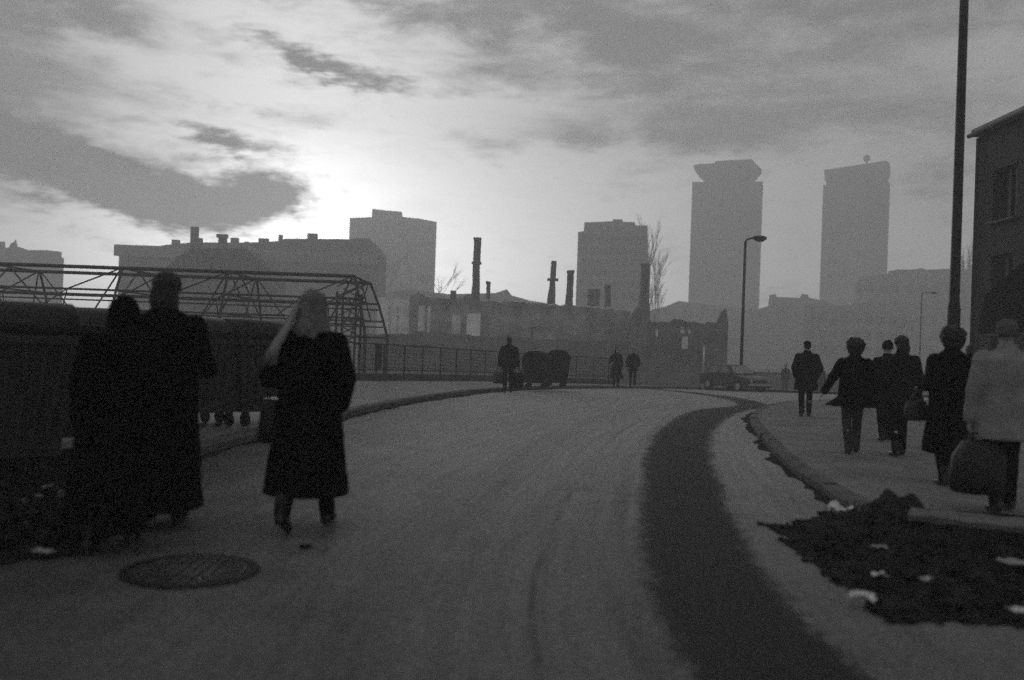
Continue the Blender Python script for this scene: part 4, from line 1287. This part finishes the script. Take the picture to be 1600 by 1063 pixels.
YK = 72.0; org = Vector((P(1075, 540, YK).x, YK, gz(YK)))
rk = thing('ruined_house', 'small dark brick shell with empty windows and one corner chimney', 'ruin', org)
px_wall('wall', [(1012, 499), (1020, 503), (1048, 504), (1052, 497), (1060, 500), (1075, 503), (1110, 505), (1126, 502), (1128, 486), (1132, 482), (1138, 484), (1138, 507)], YK, 0.45,
        [(1018, 1030, 512, 526), (1063, 1071, 511, 521), (1075, 1081, 511, 521), (1065, 1077, 526, 546), (1097, 1106, 518, 525)], BRICKD, rk, org, 0.2)
for (xa, xb, yt_) in ((1012, 1016, 500), (1134, 1138, 500)):
    a_, b_ = P(xa, yt_, YK), P(xb, yt_, YK)
    bm = bmesh.new(); add_box(bm, ((a_.x + b_.x) / 2 - org.x, 3.3, (a_.z - gz(YK)) / 2 - 0.2), (b_.x - a_.x, 5.6, a_.z - gz(YK) - 0.4)); link_mesh('side_wall', bm, BRICKD, rk)
px_wall('rear_wall', [(1014, 508), (1060, 512), (1136, 510)], YK + 6.2, 0.4, [(1024, 1034, 514, 540), (1060, 1084, 516, 545)], BURNT, rk, org, 0.2)

# low wall at the right behind the bend, thin pale post
YW = 76.0; org = Vector((P(1260, 590, YW).x, YW, gz(YW)))
lw = thing('low_wall', 'long low grey wall at the far side of the bend behind the small figures', 'wall', org)
px_wall('wall', [(1140, 583), (1200, 584), (1330, 589), (1560, 597)], YW, 0.35, [], WALLD, lw, org, 0.02, 1.5)
bm = bmesh.new(); c0 = P(1370, 588, YW)
a_, b_ = P(1140, 582, YW), P(1560, 596, YW)
add_box(bm, ((a_.x + b_.x) / 2 - org.x, 0.175, a_.z - org.z + 0.06), (b_.x - a_.x, 0.45, 0.1)); link_mesh('coping', bm, CONC, lw)
sgp = P(1098, 603, 50.0)
po = thing('marker_post', 'thin pale post standing in front of the small brick shell', 'post', (sgp.x, 50.0, gz(50) + 0.1))
bm = bmesh.new(); add_tube(bm, [(0, 0, -0.1), (0, 0, 0.75)], 0.07, 8); link_mesh('sleeve', bm, SIGNW, po, True)
bm = bmesh.new(); add_tube(bm, [(0, 0, 0.75), (0, 0, 2.3)], 0.05, 8); link_mesh('pole', bm, SIGNW, po, True)

# ------------------------------------------------------------------ parked car
YC = 46.0
cp = P(1147, 610, YC)
car = thing('parked_car', 'small dark boxy car parked at the far kerb by the lamp post', 'car', (cp.x, YC, gz(YC) + 0.0), R(-63))
LC, WC = 3.75, 1.56
prof_side = [(-1.85, 0.30), (-1.88, 0.55), (-1.84, 0.82), (-1.45, 0.88), (-1.38, 0.88), (0.62, 0.90), (0.75, 0.88), (1.72, 0.76), (1.87, 0.66), (1.88, 0.36), (1.80, 0.26), (-1.75, 0.26)]
bm = bmesh.new(); rings = []
for yy, f in ((-WC / 2, 0.95), (-WC / 2 + 0.08, 1.0), (WC / 2 - 0.08, 1.0), (WC / 2, 0.95)):
    rings.append([bm.verts.new((x * (0.985 if f < 1 else 1), yy, 0.55 + (z - 0.55) * f)) for x, z in prof_side])
n = len(prof_side)
for r0, r1 in zip(rings, rings[1:]):
    for k in range(n): bm.faces.new((r0[k], r0[(k + 1) % n], r1[(k + 1) % n], r1[k]))
bm.faces.new(rings[0][::-1]); bm.faces.new(rings[-1])
body_c = link_mesh('body', bm, CARP, car)
bm = bmesh.new(); rings = []
for z, xa, xb, w in ((0.86, -1.42, 0.78, WC * 0.93), (1.30, -1.12, 0.22, WC * 0.76), (1.36, -1.02, 0.12, WC * 0.70)):
    rings.append([bm.verts.new(q) for q in ((xa, -w / 2, z), (xb, -w / 2, z), (xb, w / 2, z), (xa, w / 2, z))])
for r0, r1 in zip(rings, rings[1:]):
    for k in range(4): bm.faces.new((r0[k], r0[(k + 1) % 4], r1[(k + 1) % 4], r1[k]))
bm.faces.new(rings[-1]); bm.faces.new(rings[0][::-1]); cabin = link_mesh('cabin', bm, CARP, car)


def quad(name, pts, material, parent, th=0.012):
    bm = bmesh.new(); v = [bm.verts.new(p) for p in pts]; f = bm.faces.new(v); f.normal_update(); nn = f.normal.copy()
    r = bmesh.ops.extrude_face_region(bm, geom=[f])
    for e_ in r['geom']:
        if isinstance(e_, bmesh.types.BMVert): e_.co += nn * th
    return link_mesh(name, bm, material, parent)


def lp(a, b, t_): return Vector(a).lerp(Vector(b), t_)


for sg in (-1, 1):
    y0_, y1_ = sg * WC * 0.93 / 2 + sg * 0.004, sg * WC * 0.76 / 2 + sg * 0.004
    for xa, xb, xa1, xb1 in ((-1.25, -0.42, -1.05, -0.40), (-0.34, 0.55, -0.34, 0.16)):
        pts = [(xa, lp((0, y0_, 0), (0, y1_, 0), 0.12).y, 0.92), (xb, lp((0, y0_, 0), (0, y1_, 0), 0.12).y, 0.92), (xb1, lp((0, y0_, 0), (0, y1_, 0), 0.9).y, 1.255), (xa1, lp((0, y0_, 0), (0, y1_, 0), 0.9).y, 1.255)]
        quad('side_window', pts if sg < 0 else pts[::-1], CARGLASS, cabin)
quad('windscreen', [(0.72, -0.62, 0.92), (0.72, 0.62, 0.92), (0.27, 0.52, 1.27), (0.27, -0.52, 1.27)], CARGLASS, cabin, 0.03)
quad('rear_window', [(-1.39, 0.62, 0.92), (-1.39, -0.62, 0.92), (-1.14, -0.52, 1.27), (-1.14, 0.52, 1.27)], CARGLASS, cabin, 0.03)
for xx in (-1.15, 1.15):
    for sg in (-1, 1):
        bm = bmesh.new(); add_tube(bm, [(0, -0.085, 0), (0, 0.085, 0)], 0.30, 20); wh = link_mesh('wheel', bm, RUBBER, car, False, (xx, sg * (WC / 2 - 0.07), 0.30))
        bm = bmesh.new(); add_tube(bm, [(0, sg * 0.06, 0), (0, sg * 0.095, 0)], 0.17, 16); link_mesh('rim', bm, CHROME, wh)
for xx, nm in ((1.90, 'bumper'), (-1.90, 'bumper')):
    bm = bmesh.new(); add_box(bm, (xx, 0, 0.42), (0.10, WC * 0.98, 0.12)); bmesh.ops.bevel(bm, geom=bm.edges[:], offset=0.02, segments=2, affect='EDGES'); link_mesh(nm, bm, CHROME, car)
for sg in (-1, 1):
    bm = bmesh.new(); add_tube(bm, [(1.84, sg * 0.55, 0.60), (1.905, sg * 0.55, 0.60)], 0.085, 14); link_mesh('headlight', bm, CHROME, car)
    bm = bmesh.new(); add_box(bm, (-1.885, sg * 0.58, 0.68), (0.03, 0.26, 0.12)); link_mesh('tail_light', bm, GLASS, car)
    bm = bmesh.new(); add_box(bm, (0.55, sg * (WC / 2 + 0.08), 0.95), (0.08, 0.14, 0.09)); link_mesh('mirror', bm, CARP, car)

# ------------------------------------------------------------------ house at the right edge
YH = 28.0; g0 = gz(YH) + 0.122
cl = P(1523, 400, YH)
YW_ = 26.2      # distance of the window seen
house = thing('house', 'dark rendered two-storey house with a hipped roof at the right edge', 'house', (cl.x, YH, g0), R(-90))
HWid = 15.0; eave = P(1527, 214, YH).z - g0
wins = []
def hz(y): return P(1570, y, YW_).z - g0
wx0, wx1 = YH - cl.x / pdir(1552, 300)[0], YH - cl.x / pdir(1589, 300)[0]
cols = [wx0 + k * 2.9 for k in range(5)]
rows = [(hz(341), hz(258)), (hz(470), hz(396))]
ops = []
for c_ in cols:
    for (za, zb_) in rows: ops.append((c_, c_ + (wx1 - wx0), za, zb_))
door = (wx0 + 0.1, wx0 + 1.2, 0.0, 2.15)
ops += [door, (cols[2], cols[2] + 0.9, 0.8, 2.0), (cols[3], cols[3] + 0.9, 0.8, 2.0)]
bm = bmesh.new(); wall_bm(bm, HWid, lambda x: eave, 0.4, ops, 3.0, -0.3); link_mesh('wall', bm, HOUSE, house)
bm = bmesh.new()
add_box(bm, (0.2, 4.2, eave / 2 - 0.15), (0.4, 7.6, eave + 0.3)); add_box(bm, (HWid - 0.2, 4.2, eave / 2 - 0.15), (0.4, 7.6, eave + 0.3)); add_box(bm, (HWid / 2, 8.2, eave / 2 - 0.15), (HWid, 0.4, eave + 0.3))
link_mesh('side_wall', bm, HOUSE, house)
bm = bmesh.new()
ov = 0.16; zE = eave + 0.02; rr = 3.2; rh = 1.9
e0 = [(-ov, -ov, zE), (HWid + ov, -ov, zE), (HWid + ov, 8.6, zE), (-ov, 8.6, zE)]
lo = [bm.verts.new(q) for q in e0]; lo2 = [bm.verts.new((q[0], q[1], q[2] + 0.22)) for q in e0]
r1 = bm.verts.new((rr, 4.2, zE + 0.22 + rh)); r2 = bm.verts.new((HWid - rr, 4.2, zE + 0.22 + rh))
for k in range(4): bm.faces.new((lo[k], lo[(k + 1) % 4], lo2[(k + 1) % 4], lo2[k]))
bm.faces.new(lo[::-1]); bm.faces.new((lo2[0], lo2[1], r2, r1)); bm.faces.new((lo2[1], lo2[2], r2)); bm.faces.new((lo2[2], lo2[3], r1, r2)); bm.faces.new((lo2[3], lo2[0], r1))
rf = link_mesh('roof', bm, ROOFT, house)
bm = bmesh.new(); add_tube(bm, [(-ov, -ov - 0.07, zE + 0.02), (HWid + ov, -ov - 0.07, zE + 0.02)], 0.07, 8); link_mesh('gutter', bm, STEEL, rf)
bm = bmesh.new(); add_tube(bm, [(0.12, -0.08, zE - 0.1), (0.12, -0.08, 0.1)], 0.05, 8); link_mesh('drainpipe', bm, STEEL, house)
for (xa, xb, za, zb_) in ops:
    isd = za == 0.0
    bm = bmesh.new(); wd, ht = xb - xa, zb_ - za
    for q in (0.03, wd - 0.03): add_box(bm, (q, 0, ht / 2), (0.06, 0.07, ht))
    for q in (0.03, ht - 0.03): add_box(bm, (wd / 2, 0, q), (wd - 0.121, 0.068, 0.06))
    if not isd:
        add_box(bm, (wd / 2, 0, ht / 2), (0.05, 0.06, ht - 0.122)); fr_ = link_mesh('window', bm, STEEL, house, False, (xa, 0.2, za))
        bm = bmesh.new(); add_box(bm, (wd / 2, 0.045, ht / 2), (wd - 0.06, 0.01, ht - 0.06)); link_mesh('pane', bm, GLASS, fr_)
        bm = bmesh.new(); add_box(bm, (wd / 2, -0.27, -0.05), (wd + 0.2, 0.2, 0.07)); link_mesh('sill', bm, CONC, fr_)
    else:
        fr_ = link_mesh('door', bm, STEEL, house, False, (xa, 0.2, za))
        bm = bmesh.new(); add_box(bm, (wd / 2, 0.03, ht / 2), (wd - 0.13, 0.04, ht - 0.13)); link_mesh('leaf', bm, STEEL, fr_)
# dark broken awning over the entrance
bm = bmesh.new()
ax = YH - (cl.x - 0.8) / pdir(1562, 545)[0]; aT = P(1600, 430, 23.5).z - g0
zA = hz(520)
for (xa, za, xb, zb_) in ((ax + 0.1, zA, ax + 3.2, aT + 0.9),):
    v = [bm.verts.new(q) for q in ((xa, -0.06, za), (xb, -0.06, za + 0.4), (xb, -0.06, zb_), (xa + 0.25, -0.06, za + 1.15), (xa, -1.5, za - 0.1), (xb, -1.5, za + 0.3), (xb, -1.45, zb_ - 0.2), (xa + 0.25, -1.45, za + 0.95))]
    for f in ((0, 1, 2, 3), (7, 6, 5, 4), (0, 4, 5, 1), (3, 2, 6, 7), (0, 3, 7, 4), (1, 5, 6, 2)): bm.faces.new([v[i] for i in f])
link_mesh('awning', bm, CLOTH_BLACK, house)

# ------------------------------------------------------------------ distant buildings


def extrude_outline(bm, pts, depth, origin):
    """pts: world points of an outline in the plane y = const, extruded away from the viewer"""
    f = [bm.verts.new(p - origin) for p in pts]; b = [bm.verts.new(p - origin + Vector((0, depth, 0))) for p in pts]
    n = len(pts)
    bm.faces.new(f[::-1]); bm.faces.new(b)
    for k in range(n): bm.faces.new((f[k], f[(k + 1) % n], b[(k + 1) % n], b[k]))
    bm.normal_update()
    bmesh.ops.triangulate(bm, faces=[q for q in bm.faces if len(q.verts) > 4])


def building(name, label, cat, top_px, Y, depth, material, group=None, turn=True, part='wall'):
    """top_px: skyline points from left to right in the photograph; the walls go down to the terrain"""
    g = gz(Y) - 0.5
    pts = [P(x, y, Y) for x, y in top_px]
    org = Vector(((pts[0].x + pts[-1].x) / 2, Y, gz(Y)))
    az = math.atan2(org.x, Y) if turn else 0.0
    o = thing(name, label, cat, org, -az, group)
    for p in pts: p.x = org.x + (p.x - org.x) * math.cos(az)
    out = [Vector((pts[0].x, Y, g))] + pts + [Vector((pts[-1].x, Y, g))]
    bm = bmesh.new(); extrude_outline(bm, out, depth, org); link_mesh(part, bm, material, o)
    return o, org


def add_box_part(o, org, name, px, Y, depth, dy, material):
    """axis-aligned block from the pixel rectangle left, right, top, bottom at distance Y"""
    a, b = P(px[0], px[3], Y), P(px[1], px[2], Y)
    c = Vector(((a.x + b.x) / 2, Y + dy + depth / 2, (a.z + b.z) / 2)) - org
    bm = bmesh.new(); add_box(bm, c, (b.x - a.x, depth, b.z - a.z)); return link_mesh(name, bm, material, o)


def window_grid(o, org, x0, x1, z0, z1, nx, nz, Y, w, h, material=GLASS, name='window'):
    """shallow window bays standing a few centimetres proud of a far facade: a frame with its dark pane"""
    for i in range(nx):
        for j in range(nz):
            cx = x0 + (i + 0.5) * (x1 - x0) / nx; cz = z0 + (j + 0.5) * (z1 - z0) / nz
            bm = bmesh.new(); add_box(bm, (cx - org.x, -0.03, cz - org.z), (w, 0.1, h)); link_mesh(name, bm, material, o)


# the twin towers
def tower(label, shaft_px, crown_px, Y, depth, extra):
    sl, sr, st = shaft_px
    a, b = P(sl[0], sl[1], Y), P(sr[0], sr[1], Y)
    x0, x1 = a.x, b.x; zt_ = P((sl[0] + sr[0]) / 2, st, Y).z
    org = Vector(((x0 + x1) / 2, Y, gz(Y)))
    az = math.atan2(org.x, Y)
    o = thing('tower', label, 'tower block', org, -az, 'twin office towers')
    x0, x1 = org.x + (x0 - org.x) * math.cos(az), org.x + (x1 - org.x) * math.cos(az)
    bm = bmesh.new(); add_box(bm, (0, depth / 2, (zt_ - org.z) / 2 - 0.5), (x1 - x0, depth, zt_ - org.z + 1.0)); link_mesh('shaft', bm, FAR_WALL, o)
    nfl = 26
    bm = bmesh.new()
    for k in range(1, nfl):
        z = (zt_ - org.z) * k / nfl
        add_box(bm, (0, depth / 2, z), (x1 - x0 + 0.12, depth + 0.12, 0.7))
    fb = link_mesh('floor_band', bm, FAR_WALL, o)
    pts = [P(x, y, Y) for x, y in crown_px]
    for p in pts: p.x = org.x + (p.x - org.x) * math.cos(az); p.y = Y + 1.5
    bm = bmesh.new(); extrude_outline(bm, pts, 3.5, org)
    xs_ = [p.x - org.x for p in pts[:2] + pts[-2:]]; zt2 = max(p.z for p in pts) - org.z - 5.0
    zb2_ = min(p.z for p in pts) - org.z
    add_box(bm, ((min(xs_) + max(xs_)) / 2, depth / 2 + 1.0, (zt2 + zb2_) / 2), (max(xs_) - min(xs_) - 0.5, depth - 6.0, zt2 - zb2_))
    link_mesh('crown', bm, FAR_WALL, o)
    extra(o, org, Y, depth)
    return o


def ex1(o, org, Y, D):
    a = P(1140, 249, Y); bm = bmesh.new(); add_tube(bm, [(a.x - org.x, 12, a.z - org.z - 1), (a.x - org.x, 12, a.z - org.z + 2.5)], 0.18, 6); link_mesh('mast', bm, STEEL, o)


def ex2(o, org, Y, D):
    a = P(1354, 239, Y)
    bm = bmesh.new(); add_tube(bm, [(a.x - org.x, 12, a.z - org.z - 5), (a.x - org.x, 12, a.z - org.z)], 0.25, 6); mast = link_mesh('mast', bm, STEEL, o)
    bm = bmesh.new(); add_ell(bm, (a.x - org.x, 12, a.z - org.z), (1.5, 0.7, 1.5), None, 14); link_mesh('antenna_dish', bm, FAR_WALL, mast)


tower('hazy tower with a flared angular crown, left of the twin towers', ((1077.5, 400), (1188, 400), 284), [(1101, 288), (1103, 281), (1094, 274), (1086, 263), (1083, 256), (1086, 253.5), (1117, 253), (1119, 249.5), (1175, 249.5), (1180, 256), (1190, 266), (1190, 270), (1181, 281), (1179, 290)], 360.0, 20.0, ex1)
tower('hazy tower with a battered straight top and a round dish, right of the twin towers', ((1282, 400), (1387, 380), 288), [(1297, 292), (1297, 284), (1291, 283), (1288, 276), (1287, 261), (1340, 257), (1384, 253), (1390, 258), (1391, 275), (1387, 284), (1388, 292)], 360.0, 20.0, ex2)

# dark block between the chimneys and the towers
o, org = building('apartment_block', 'mid-grey flat-roofed apartment block with a stepped top behind the ruin', 'apartment block',
                  [(903, 366), (903, 362), (912, 361), (913, 347), (957, 346), (958, 343), (972, 343), (973, 347), (992, 348), (993, 353), (1012, 353)], 255.0, 16.0, FAR_WALL)
window_grid(o, org, P(906, 400, 255.0).x, P(1009, 400, 255.0).x, P(950, 470, 255.0).z, P(950, 366, 255.0).z, 8, 6, 255.0, 1.9, 1.9)
# pale far block; smoke in front of it is put into the wall colour
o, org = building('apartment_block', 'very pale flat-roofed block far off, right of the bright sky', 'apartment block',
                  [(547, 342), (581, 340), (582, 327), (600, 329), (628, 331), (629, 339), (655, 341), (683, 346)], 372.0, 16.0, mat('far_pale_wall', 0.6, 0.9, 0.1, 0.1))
# long building on the left skyline
o, org = building('long_apartment_building', 'long grey apartment building with many small chimneys on the left skyline', 'apartment building',
                  [(186, 398), (258, 383), (300, 379), (395, 379), (432, 377), (447, 373), (550, 374), (576, 374), (583, 380), (592, 396)], 225.0, 14.0, FAR_ROOF, turn=False)
for px in [(258, 270, 372, 390), (352, 364, 369, 384), (396, 412, 370, 384), (428, 434, 364, 384), (449, 453, 371, 378), (474, 490, 362, 378), (548, 574, 370, 380), (374, 380, 375, 384)]:
    add_box_part(o, org, 'chimney', px, 225.0, 1.2, 4.0, FAR_ROOF)
add_box_part(o, org, 'cornice', (180, 590, 397, 400), 224.5, 0.9, -0.9, FAR_WALL)
window_grid(o, org, P(190, 430, 225.0).x, P(585, 430, 225.0).x, P(400, 520, 225.0).z, P(400, 405, 225.0).z, 18, 4, 225.0, 1.7, 2.6)
# nearer house with two stout chimneys
o, org = building('gabled_house', 'nearer dark house with a hipped roof and two stout chimneys', 'house',
                  [(245, 436), (262, 415), (283, 398), (300, 388), (382, 388), (402, 404), (418, 420), (424, 432)], 157.5, 10.0, mat('sooty_roof', 0.03, 0.95, 0.4, 0.2), part='roof', turn=False)
for px in [(286.5, 299, 351, 400), (299.5, 305, 369, 400), (331, 344, 368, 400)]:
    add_box_part(o, org, 'chimney', px, 157.5, 1.0, 3.0, BRICKD)
add_box_part(o, org, 'chimney_cap', (329.5, 345.5, 363, 368), 157.2, 1.3, 2.85, BRICKD)
# far left roofs
o, org = building('apartment_block', 'low grey block with a stepped roof at the far left edge', 'apartment block',
                  [(-120, 384), (-40, 380), (8, 377), (9, 387), (14, 386), (17, 380), (22, 377), (25, 372), (28, 384), (45, 389), (75, 388), (100, 390), (100, 399), (104, 400)], 285.0, 16.0, FAR_ROOF)
# blocks at the right behind the bend
o, org = building('apartment_block', 'hazy stepped block below and between the twin towers', 'apartment block',
                  [(1160, 492), (1180, 484), (1200, 478), (1202, 461), (1212, 459), (1214, 464), (1250, 466), (1252, 460), (1262, 461), (1264, 466), (1282, 470), (1300, 474)], 277.5, 14.0, FAR_WALL)
o, org = building('apartment_block', 'hazy lower block in front, under the right tower', 'apartment block',
                  [(1255, 482), (1262, 476), (1330, 477), (1332, 474), (1352, 474), (1354, 478), (1400, 484), (1420, 486)], 225.0, 12.0, FAR_WALL)
window_grid(o, org, P(1262, 520, 225.0).x, P(1415, 520, 225.0).x, P(1330, 560, 225.0).z, P(1330, 488, 225.0).z, 9, 3, 225.0, 1.8, 2.1)
o, org = building('apartment_block', 'wide hazy building with a cluttered roofline beside the near lamp post', 'apartment block',
                  [(1333, 437), (1336, 428), (1352, 426), (1384, 425), (1386, 420), (1400, 418), (1428, 419), (1440, 417), (1446, 420), (1480, 420), (1530, 424), (1640, 428)], 247.5, 15.0, FAR_WALL)
window_grid(o, org, P(1340, 460, 247.5).x, P(1530, 460, 247.5).x, P(1430, 560, 247.5).z, P(1430, 438, 247.5).z, 10, 5, 247.5, 1.9, 2.3)
o, org = building('low_building', 'faint low building filling the gap behind the small brick shell', 'building',
                  [(1008, 486), (1040, 478), (1060, 470), (1090, 474), (1120, 478), (1170, 484), (1210, 490)], 300.0, 14.0, FAR_WALL)
o, org = building('low_building', 'faint low roofs behind the tall free-standing chimney', 'building',
                  [(590, 462), (640, 452), (700, 460), (775, 458), (792, 452), (800, 462), (830, 470), (880, 478), (910, 480)], 300.0, 14.0, FAR_WALL)

# ------------------------------------------------------------------ bare trees


def tree(label, base, h, seed, spread=0.6, slim=False, group='bare trees in the haze', thick=0.012):
    o = thing('bare_tree', label, 'tree', base, 0, group); rnd = random.Random(seed)
    tb = bmesh.new(); add_tube(tb, [(0, 0, -0.3), (rnd.uniform(-.1, .1), 0, h * 0.35), (rnd.uniform(-.2, .2), 0, h * 0.7)], [h * thick * 1.5, h * thick, h * thick * 0.5], 7); link_mesh('trunk', tb, BARK, o)
    cb = bmesh.new()
    def grow(p, d, L, r, lv):
        q = p + d * L; add_tube(cb, [p, (p + q) / 2 + Vector((rnd.uniform(-1, 1), rnd.uniform(-1, 1), rnd.uniform(-.3, .6))) * L * 0.08, q], [r, r * 0.8, r * 0.55], 4, False)
        if lv == 0: return
        for _ in range(rnd.choice((3, 3, 4))):
            nd = (d + Vector((rnd.uniform(-1, 1), rnd.uniform(-1, 1), rnd.uniform(-0.2, 0.9))) * (spread if not slim else 0.33)).normalized()
            grow(p + d * L * rnd.uniform(0.45, 1.0), nd, L * rnd.uniform(0.5, 0.72), r * 0.55, lv - 1)
    for k in range(12 if slim else 9):
        z = h * rnd.uniform(0.22, 0.68); a = rnd.uniform(0, 6.28)
        d = Vector((math.cos(a), math.sin(a), 4.5 if slim else rnd.uniform(0.5, 1.6))).normalized()
        grow(Vector((0, 0, z)), d, h * (0.2 if slim else 0.24), h * thick * 0.5, 3)
    link_mesh('crown', cb, BARK, o)
    return o


def tree_px(label, x, ytop, Y, seed, **kw):
    g = gz(Y); tp = P(x, ytop, Y); tree(label, (tp.x, Y, g), (tp.z - g) * 0.96, seed, **kw)


tree_px('slim bare poplar hard against the right side of the stepped block', 1018, 338, 240, 1, slim=True, thick=0.007)
tree_px('shorter bare poplar right of the slim tall one', 1026, 390, 243, 2, slim=True, thick=0.007)
tree_px('spreading bare tree in front of the pale far block', 600, 376, 340, 3, thick=0.008)
tree_px('lower bare tree at the foot of the pale far block', 640, 417, 330, 4, thick=0.008)
tree_px('thin bare tree standing left of the tall chimney', 688, 400, 330, 5, spread=0.4, thick=0.006)
tree_px('faint bare poplar between the near lamp post and the house', 1510, 360, 255, 6, slim=True)

# ------------------------------------------------------------------ haze
bm = bmesh.new()
add_box(bm, (0, (HAZE_FAR - 25) / 2, (HAZE_TOP - 3.2) / 2), (760, HAZE_FAR + 25, HAZE_TOP + 3.2))
hm = bpy.data.materials.new('haze'); hm.use_nodes = True
hn = hm.node_tree; hn.nodes.clear()
ho = hn.nodes.new('ShaderNodeOutputMaterial'); pv = hn.nodes.new('ShaderNodeVolumePrincipled')
pv.inputs['Color'].default_value = (0.9, 0.9, 0.9, 1); pv.inputs['Density'].default_value = HAZE_DENSITY; pv.inputs['Anisotropy'].default_value = 0.0
hn.links.new(pv.outputs[0], ho.inputs['Volume'])
tag(link_mesh('haze', bm, hm), 'thin grey haze over the whole street', 'haze', kind='stuff')
